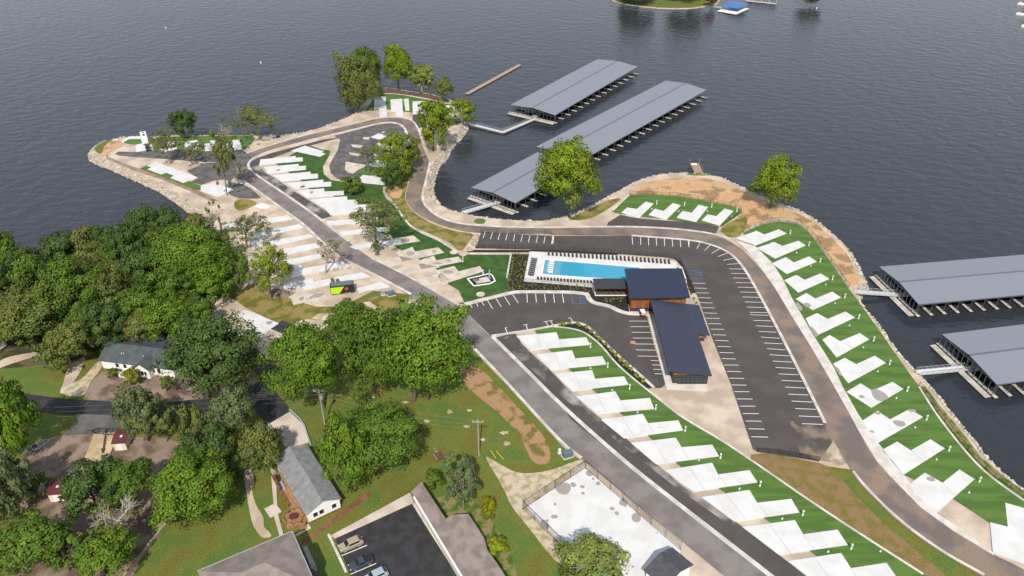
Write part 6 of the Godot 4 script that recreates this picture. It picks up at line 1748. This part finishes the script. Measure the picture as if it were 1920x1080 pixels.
	var k := [Vector3(0, eh, 0), Vector3(cl, eh, 0), Vector3(cl, eh, cd), Vector3(0, eh, cd), Vector3(cl * .38, rt, cd * .5), Vector3(cl * .62, rt, cd * .5)]
	var faces := [[0, 1, 5, 4], [1, 2, 5, 5], [2, 3, 4, 5], [3, 0, 4, 4]]
	for fc in faces:
		b = MB.new()
		b.tri(k[fc[0]], k[fc[1]], k[fc[2]])
		if fc[2] != fc[3]: b.tri(k[fc[0]], k[fc[2]], k[fc[3]])
		obj("roof_slope", b, "shingle_brown", o)
	b = MB.new()
	b.bar(Vector3(-.1, eh - .05, -.1), Vector3(cl + .1, eh - .05, -.1), .16)
	b.bar(Vector3(cl + .1, eh - .05, 0), Vector3(cl + .1, eh - .05, cd), .16)
	obj("gutter", b, "galvanised", o)
	b = MB.new()
	b.prism(PackedVector2Array([Vector2(cl, 3.0), Vector2(cl + 1.6, 3.6), Vector2(cl + 1.6, 9.0), Vector2(cl, 9.0)]), 0, 5.4)
	obj("stair_tower", b, "shingle_dark", o)
	# angled shingle building by the condominium lot
	o = thing("shingle_building", "long angled brown shingle roofed building beside the dark lot", "building", Vector3.ZERO)
	var cb := pts(CONDOB)
	b = MB.new()
	var inset := Geometry2D.offset_polygon(cb, -.5)
	b.prism(inset[0], 0, 3.95)
	obj("wall", b, "cream", o)
	b = MB.new()
	b.prism(cb, 3.95, 4.2, true)
	obj("roof", b, "shingle_brown", o)
	b = MB.new()
	b.bar(v3(cb[11], 4.15), v3(cb[10], 4.15), .35, .3)
	b.bar(v3(cb[10], 4.15), v3(cb[9], 4.15), .35, .3)
	obj("fascia", b, "white_paint", o)
	# court building
	var q := pts(CBLD)
	d = q[2] - q[1]
	o = thing("court_building", "small building with dark shingle gable roof at the court corner", "building", v3(q[1]), -atan2(d.y, d.x))
	var dl := d.length() 
	var wdt := q[0].distance_to(q[1])
	b = MB.new()
	b.prism(PackedVector2Array([Vector2(.4, .4), Vector2(dl - .4, .4), Vector2(dl - .4, wdt - .4), Vector2(.4, wdt - .4)]), 0, 3.0)
	for x in [.4, dl - .4]: b.tri(Vector3(x, 3.0, .4), Vector3(x, 3.0, wdt - .4), Vector3(x, 4.4, wdt * .5))
	obj("wall", b, "white_paint", o)
	for sd in 2:
		var z0 := 0.0 if sd == 0 else wdt
		slab_roof(o, "roof_slope", [Vector3(0, 3.0, z0), Vector3(dl, 3.0, z0), Vector3(dl, 4.5, wdt * .5), Vector3(0, 4.5, wdt * .5)], .15, "shingle_dark")
	# weathered roof under the trees by the dirt road
	var vh := pts(VEH)
	o = thing("old_house", "weathered low grey roofed house at the wood edge", "house", v3(vh[11]) + Vector3(-9, 0, -4), .1)
	gable(o, 11.0, 7.0, 2.6, 1.2, .4, "shingle_brown", "cream")

# ------------------------------------------------------------------ vehicles
func wheels(o: Node3D, x: float, z0: float, z1: float, r: float) -> void:
	for z in [z0, z1]:
		for s in [-1.0, 1.0]:
			var b := MB.new()
			b.tube(Vector3(s * (x - .22), r, z), Vector3(s * x, r, z), r, r, 10)
			var t := obj("wheel", b, "tyre", o)
			b = MB.new()
			for k in 10:
				var p := TAU * k / 10
				var q := TAU * (k + 1) / 10
				b.tri(Vector3(s * x, r, z), Vector3(s * x, r + sin(p) * r * .98, z + cos(p) * r * .98), Vector3(s * x, r + sin(q) * r * .98, z + cos(q) * r * .98))
			obj("rim", b, "rim", t)
func loft(sections: Array) -> MB:
	# sections: [z, half width, y bottom, y top]
	var b := MB.new()
	var prev := []
	for s in sections:
		var ring := [Vector3(-s[1], s[2], s[0]), Vector3(s[1], s[2], s[0]), Vector3(s[1], lerpf(s[2], s[3], .8), s[0]), Vector3(s[1] * .86, s[3], s[0]), Vector3(-s[1] * .86, s[3], s[0]), Vector3(-s[1], lerpf(s[2], s[3], .8), s[0])]
		if prev.is_empty():
			for i in range(1, 5): b.tri(ring[0], ring[i + 1], ring[i])
		else:
			for i in 6: b.quad(prev[i], prev[(i + 1) % 6], ring[(i + 1) % 6], ring[i])
		prev = ring
	for i in range(1, 5): b.tri(prev[0], prev[i], prev[i + 1])
	return b
func car(label: String, at: Vector3, turn: float, mat: String, pickup: bool) -> void:
	var o := thing("parked_car", label, "pickup" if pickup else "car", at, turn)
	var body := loft([[-2.35, .62, .45, .75], [-2.2, .85, .35, .95], [-1.1, .92, .3, 1.05], [.9, .92, .3, 1.08], [2.1, .9, .32, 1.08], [2.35, .8, .45, .9]])
	obj("body", body, mat, o)
	if pickup:
		obj("cabin", loft([[-1.0, .82, 1.0, 1.1], [-.45, .74, 1.0, 1.72], [.55, .74, 1.0, 1.74], [.75, .8, 1.0, 1.1]]), mat, o)
		var b := MB.new()
		b.box(Vector3(0, 1.09, 1.5), Vector3(1.5, .06, 1.35))
		obj("truck_bed", b, "car_black", o)
		b = MB.new()
		b.quad(Vector3(-.7, 1.12, -1.0), Vector3(.7, 1.12, -1.0), Vector3(.62, 1.68, -.5), Vector3(-.62, 1.68, -.5))
		obj("windscreen", b, "window_glass", o)
	else:
		obj("cabin", loft([[-1.2, .84, 1.0, 1.08], [-.5, .76, 1.0, 1.66], [1.5, .76, 1.0, 1.68], [2.2, .82, 1.0, 1.1]]), mat, o)
		var b := MB.new()
		b.quad(Vector3(-.72, 1.12, -1.2), Vector3(.72, 1.12, -1.2), Vector3(.64, 1.64, -.56), Vector3(-.64, 1.64, -.56))
		obj("windscreen", b, "window_glass", o)
		b = MB.new()
		b.quad(Vector3(-.66, 1.14, 2.2), Vector3(.66, 1.14, 2.2), Vector3(.62, 1.62, 1.6), Vector3(-.62, 1.62, 1.6))
		obj("rear_window", b, "window_glass", o)
	for s in [-1.0, 1.0]:
		var b := MB.new()
		var ze := .5 if pickup else 1.6
		b.quad(Vector3(s * .86, 1.12, -.85), Vector3(s * .86, 1.12, ze), Vector3(s * .78, 1.56, ze - .15), Vector3(s * .78, 1.56, -.45))
		obj("side_window", b, "window_glass", o)
		b = MB.new()
		b.box(Vector3(s * .6, .78, -2.3), Vector3(.35, .16, .12))
		obj("headlight", b, "rail_white", o)
	wheels(o, .93, -1.45, 1.45, .34)
func vehicles() -> void:
	var p := pts(VEH)
	var ta := 2.083
	car("tan estate car in the marked stall of the dark lot", v3(p[0], .2), ta, "car_tan", false)
	car("dark slate pickup with open bed in the dark lot", v3(p[1], .2), ta, "car_slate", true)
	car("pale blue car in the stall after the dark pickup", v3(p[2], .2), ta, "car_blue", false)
	# camper and tow truck
	var o := thing("travel_trailer", "white camper trailer with roof vents parked on the point pad", "camper", v3(p[3], .24), 0.46)
	obj("body", loft([[-4.3, 1.2, .7, 3.2], [-4.0, 1.25, .6, 3.4], [3.4, 1.25, .6, 3.4], [4.0, 1.2, .8, 3.0], [4.3, 1.0, 1.2, 2.4]]), "white_paint", o)
	for z in [-2.6, -.2, 1.0]:
		var b := MB.new()
		b.box(Vector3(.1, 3.48, z), Vector3(.8, .2, .8))
		obj("roof_vent", b, "charcoal", o)
	var b := MB.new()
	b.box(Vector3(1.27, 1.9, -.5), Vector3(.05, .7, 3.0))
	b.box(Vector3(-1.27, 1.9, -.5), Vector3(.05, .7, 3.0))
	obj("window_band", b, "window_glass", o)
	wheels(o, 1.2, -.6, .4, .4)
	car("black pickup with covered bed parked in front of the camper", v3(p[4], .24), 0.46 + PI, "car_black", true)
	# golf cart
	o = thing("golf_cart", "white roofed golf cart at the kerb by the clubhouse", "golf cart", v3(p[5], .13), .2)
	obj("body", loft([[-1.1, .5, .3, .7], [-.5, .6, .3, .75], [.2, .6, .3, .8], [1.1, .58, .35, .85]]), "maroon", o)
	b = MB.new()
	b.box(Vector3(0, 1.9, .1), Vector3(1.3, .08, 1.9))
	obj("roof", b, "white_paint", o)
	for s in 4:
		b = MB.new()
		var x := .55 if s % 2 else -.55
		var z := -.7 if s < 2 else .9
		b.bar(Vector3(x, .7, z), Vector3(x, 1.9, z), .05)
		obj("roof_post", b, "charcoal", o)
	b = MB.new()
	b.box(Vector3(0, .9, .3), Vector3(1.1, .16, .5))
	b.box(Vector3(0, 1.2, .58), Vector3(1.1, .5, .12))
	obj("seat", b, "cream", o)
	wheels(o, .62, -.75, .8, .24)
	var pal := thing("pallet", "orange wooden pallet lying in a marked stall", "pallet", Vector3(32.3, .15, -165.4))
	for k in 5:
		b = MB.new()
		b.box(Vector3(0, .12, -.5 + k * .25), Vector3(1.3, .05, .18))
		obj("slat", b, "orange", pal)
	# lime and black dump trailer
	o = thing("lime_trailer", "lime green and black box trailer standing on a striped pad", "trailer", v3(p[6], .1), 1.78)
	b = loft([[-3.4, 1.3, .6, 2.9], [-3.2, 1.35, .5, 3.0], [3.2, 1.35, .5, 3.0], [3.4, 1.3, .6, 2.9]])
	obj("body", b, "car_black", o)
	b = MB.new()
	for s in [-1.0, 1.0]:
		var x: float = s * 1.38
		b.quad(Vector3(x, .5, -3.3), Vector3(x, .5, -.9), Vector3(x, 2.7, .6), Vector3(x, 2.7, -3.3))
	b.quad(Vector3(-1.32, .6, -3.44), Vector3(1.32, .6, -3.44), Vector3(1.28, 2.85, -3.44), Vector3(-1.28, 2.85, -3.44))
	obj("lime_panel", b, "lime", o)
	b = MB.new()
	b.box(Vector3(0, 3.03, 0), Vector3(2.3, .08, 6.3))
	obj("tarp_cover", b, "box_green", o)
	b = MB.new()
	for s in [-1.0, 1.0]: b.box(Vector3(s * 1.4, 1.9, 1.2), Vector3(.03, .9, .9))
	obj("red_badge", b, "red_paint", o)
	wheels(o, 1.3, 1.0, 2.0, .42)
	o = thing("red_toolbox", "red and grey equipment beside the lime trailer", "equipment", v3(p[6], .1) + Vector3(-.4, 0, -3.2), .2)
	b = MB.new()
	b.box(Vector3(-.8, .6, 0), Vector3(1.2, 1.2, .9))
	obj("red_case", b, "red_paint", o)
	b = MB.new()
	b.box(Vector3(1.0, .6, 0), Vector3(1.7, 1.1, 1.0))
	obj("grey_case", b, "galvanised", o)
	for k in 2:
		o = thing("plywood_sheet", ["larger brown board leaning on the striped pad", "smaller brown board leaning on the striped pad"][k], "board", v3(p[6], .2) + Vector3(-4.0 + k * 1.5, 0, -5.2), .5)
		b = MB.new()
		b.quad(Vector3(-.5, 0, .5), Vector3(.5, 0, .5), Vector3(.5, 1.3 - k * .3, -.3), Vector3(-.5, 1.3 - k * .3, -.3))
		b.box(Vector3(0, .05, .5), Vector3(1.0, .1, .08))
		obj("board_face", b, "bark", o)
	# boat on trailer beside the white house
	var bo := boat("runabout_boat", v3(p[7], .5), -.5, "white and dark runabout boat parked behind the white house", 6.5, "car_black", false)
	b = MB.new()
	b.box(Vector3(0, -.25, .3), Vector3(1.2, .15, 5.6))
	obj("trailer_frame", b, "galvanised", bo)
	# empty trailers
	for k in 3:
		var at: Vector3 = [Vector3(-106.5, .15, -126.5), Vector3(-93.5, .15, -131.0), v3(p[10])][k]
		o = thing("utility_trailer", ["silver empty boat trailer on the lawn edge", "dark flat trailer on the grey parking pad", "small trailer loaded with brown scrap in the field"][k], "trailer", at, [-.75, 1.5, .5][k])
		var fm: String = ["galvanised", "charcoal", "galvanised"][k]
		var ln: float = [5.0, 6.5, 2.6][k]
		for s in [-1.0, 1.0]:
			b = MB.new()
			b.bar(Vector3(s * .9, .6, ln * .5), Vector3(s * .9, .6, -ln * .3), .14)
			b.bar(Vector3(s * .9, .6, -ln * .3), Vector3(0, .6, -ln * .5), .14)
			obj("side_rail", b, fm, o)
		for q in 4:
			b = MB.new()
			b.bar(Vector3(-.9, .6, ln * .5 - q * ln * .25), Vector3(.9, .6, ln * .5 - q * ln * .25), .12)
			obj("cross_member", b, fm, o)
		b = MB.new()
		b.bar(Vector3(0, .6, -ln * .5), Vector3(0, .5, -ln * .5 - 1.4), .12)
		obj("drawbar", b, fm, o)
		if k == 2:
			b = MB.new()
			b.box(Vector3(0, .75, .3), Vector3(1.6, .35, 2.2))
			obj("scrap_load", b, "bark", o)
		wheels(o, 1.0, .3, .95, .3)
	o = thing("motor_coach", "white camper parked by the weathered roof at the wood edge", "camper", v3(p[11]) + Vector3(-2.5, 0, 2.5), 1.2)
	obj("body", loft([[-3.0, 1.1, .5, 2.6], [-2.8, 1.15, .4, 2.8], [2.6, 1.15, .4, 2.8], [3.0, 1.1, .6, 2.2]]), "white_paint", o)
	b = MB.new()
	b.box(Vector3(1.17, 1.8, 0), Vector3(.05, .6, 2.0))
	obj("window_band", b, "window_glass", o)
	wheels(o, 1.1, -1.6, 1.6, .36)
func drives() -> void:
	for r in DRIVES:
		var b := MB.new()
		var line := chaikin(pts(r[2]), 2)
		b.prism(ribbon(line, r[1]), r[3], r[3])
		if b.v.is_empty(): print("drive ", r[0])
		struct(r[0], b, "asphalt_black")

func _ready() -> void:
	rng.seed = 4
	var cam := Camera3D.new()
	cam.position = Vector3(0, 125.0, 0)
	cam.rotation_degrees = Vector3(-33.00, 0, 0)
	cam.fov = 40.852
	cam.near = 1.0
	cam.far = 6000.0
	add_child(cam)
	cam.current = true
	var env := Environment.new()
	env.background_mode = Environment.BG_SKY
	var sky := Sky.new()
	var sm := ProceduralSkyMaterial.new()
	sm.sky_top_color = Color(.63, .68, .75)
	sm.sky_horizon_color = Color(.83, .845, .87)
	sm.sky_curve = .18
	sm.ground_bottom_color = Color(.25, .26, .27)
	sm.ground_horizon_color = Color(.80, .83, .87)
	sm.energy_multiplier = 1.0
	sky.sky_material = sm
	env.sky = sky
	env.tonemap_mode = Environment.TONE_MAPPER_LINEAR
	env.tonemap_exposure = 1.3
	env.sdfgi_enabled = true
	env.ssao_enabled = true
	env.ssil_enabled = true
	var we := WorldEnvironment.new()
	we.environment = env
	add_child(we)
	var sun := DirectionalLight3D.new()
	sun.rotation_degrees = Vector3(-47, -2, 0)
	sun.light_energy = 1.15
	sun.light_color = Color(1, .965, .915)
	sun.light_angular_distance = .8
	sun.shadow_enabled = true
	add_child(sun)
	materials()
	shore()
	sheets()
	drives()
	pads()
	stains()
	kerbs()
	markings()
	docks()
	clubhouse()
	houses()
	walls()
	heaps()
	fences()
	trees()
	loungers()
	plants()
	vehicles()
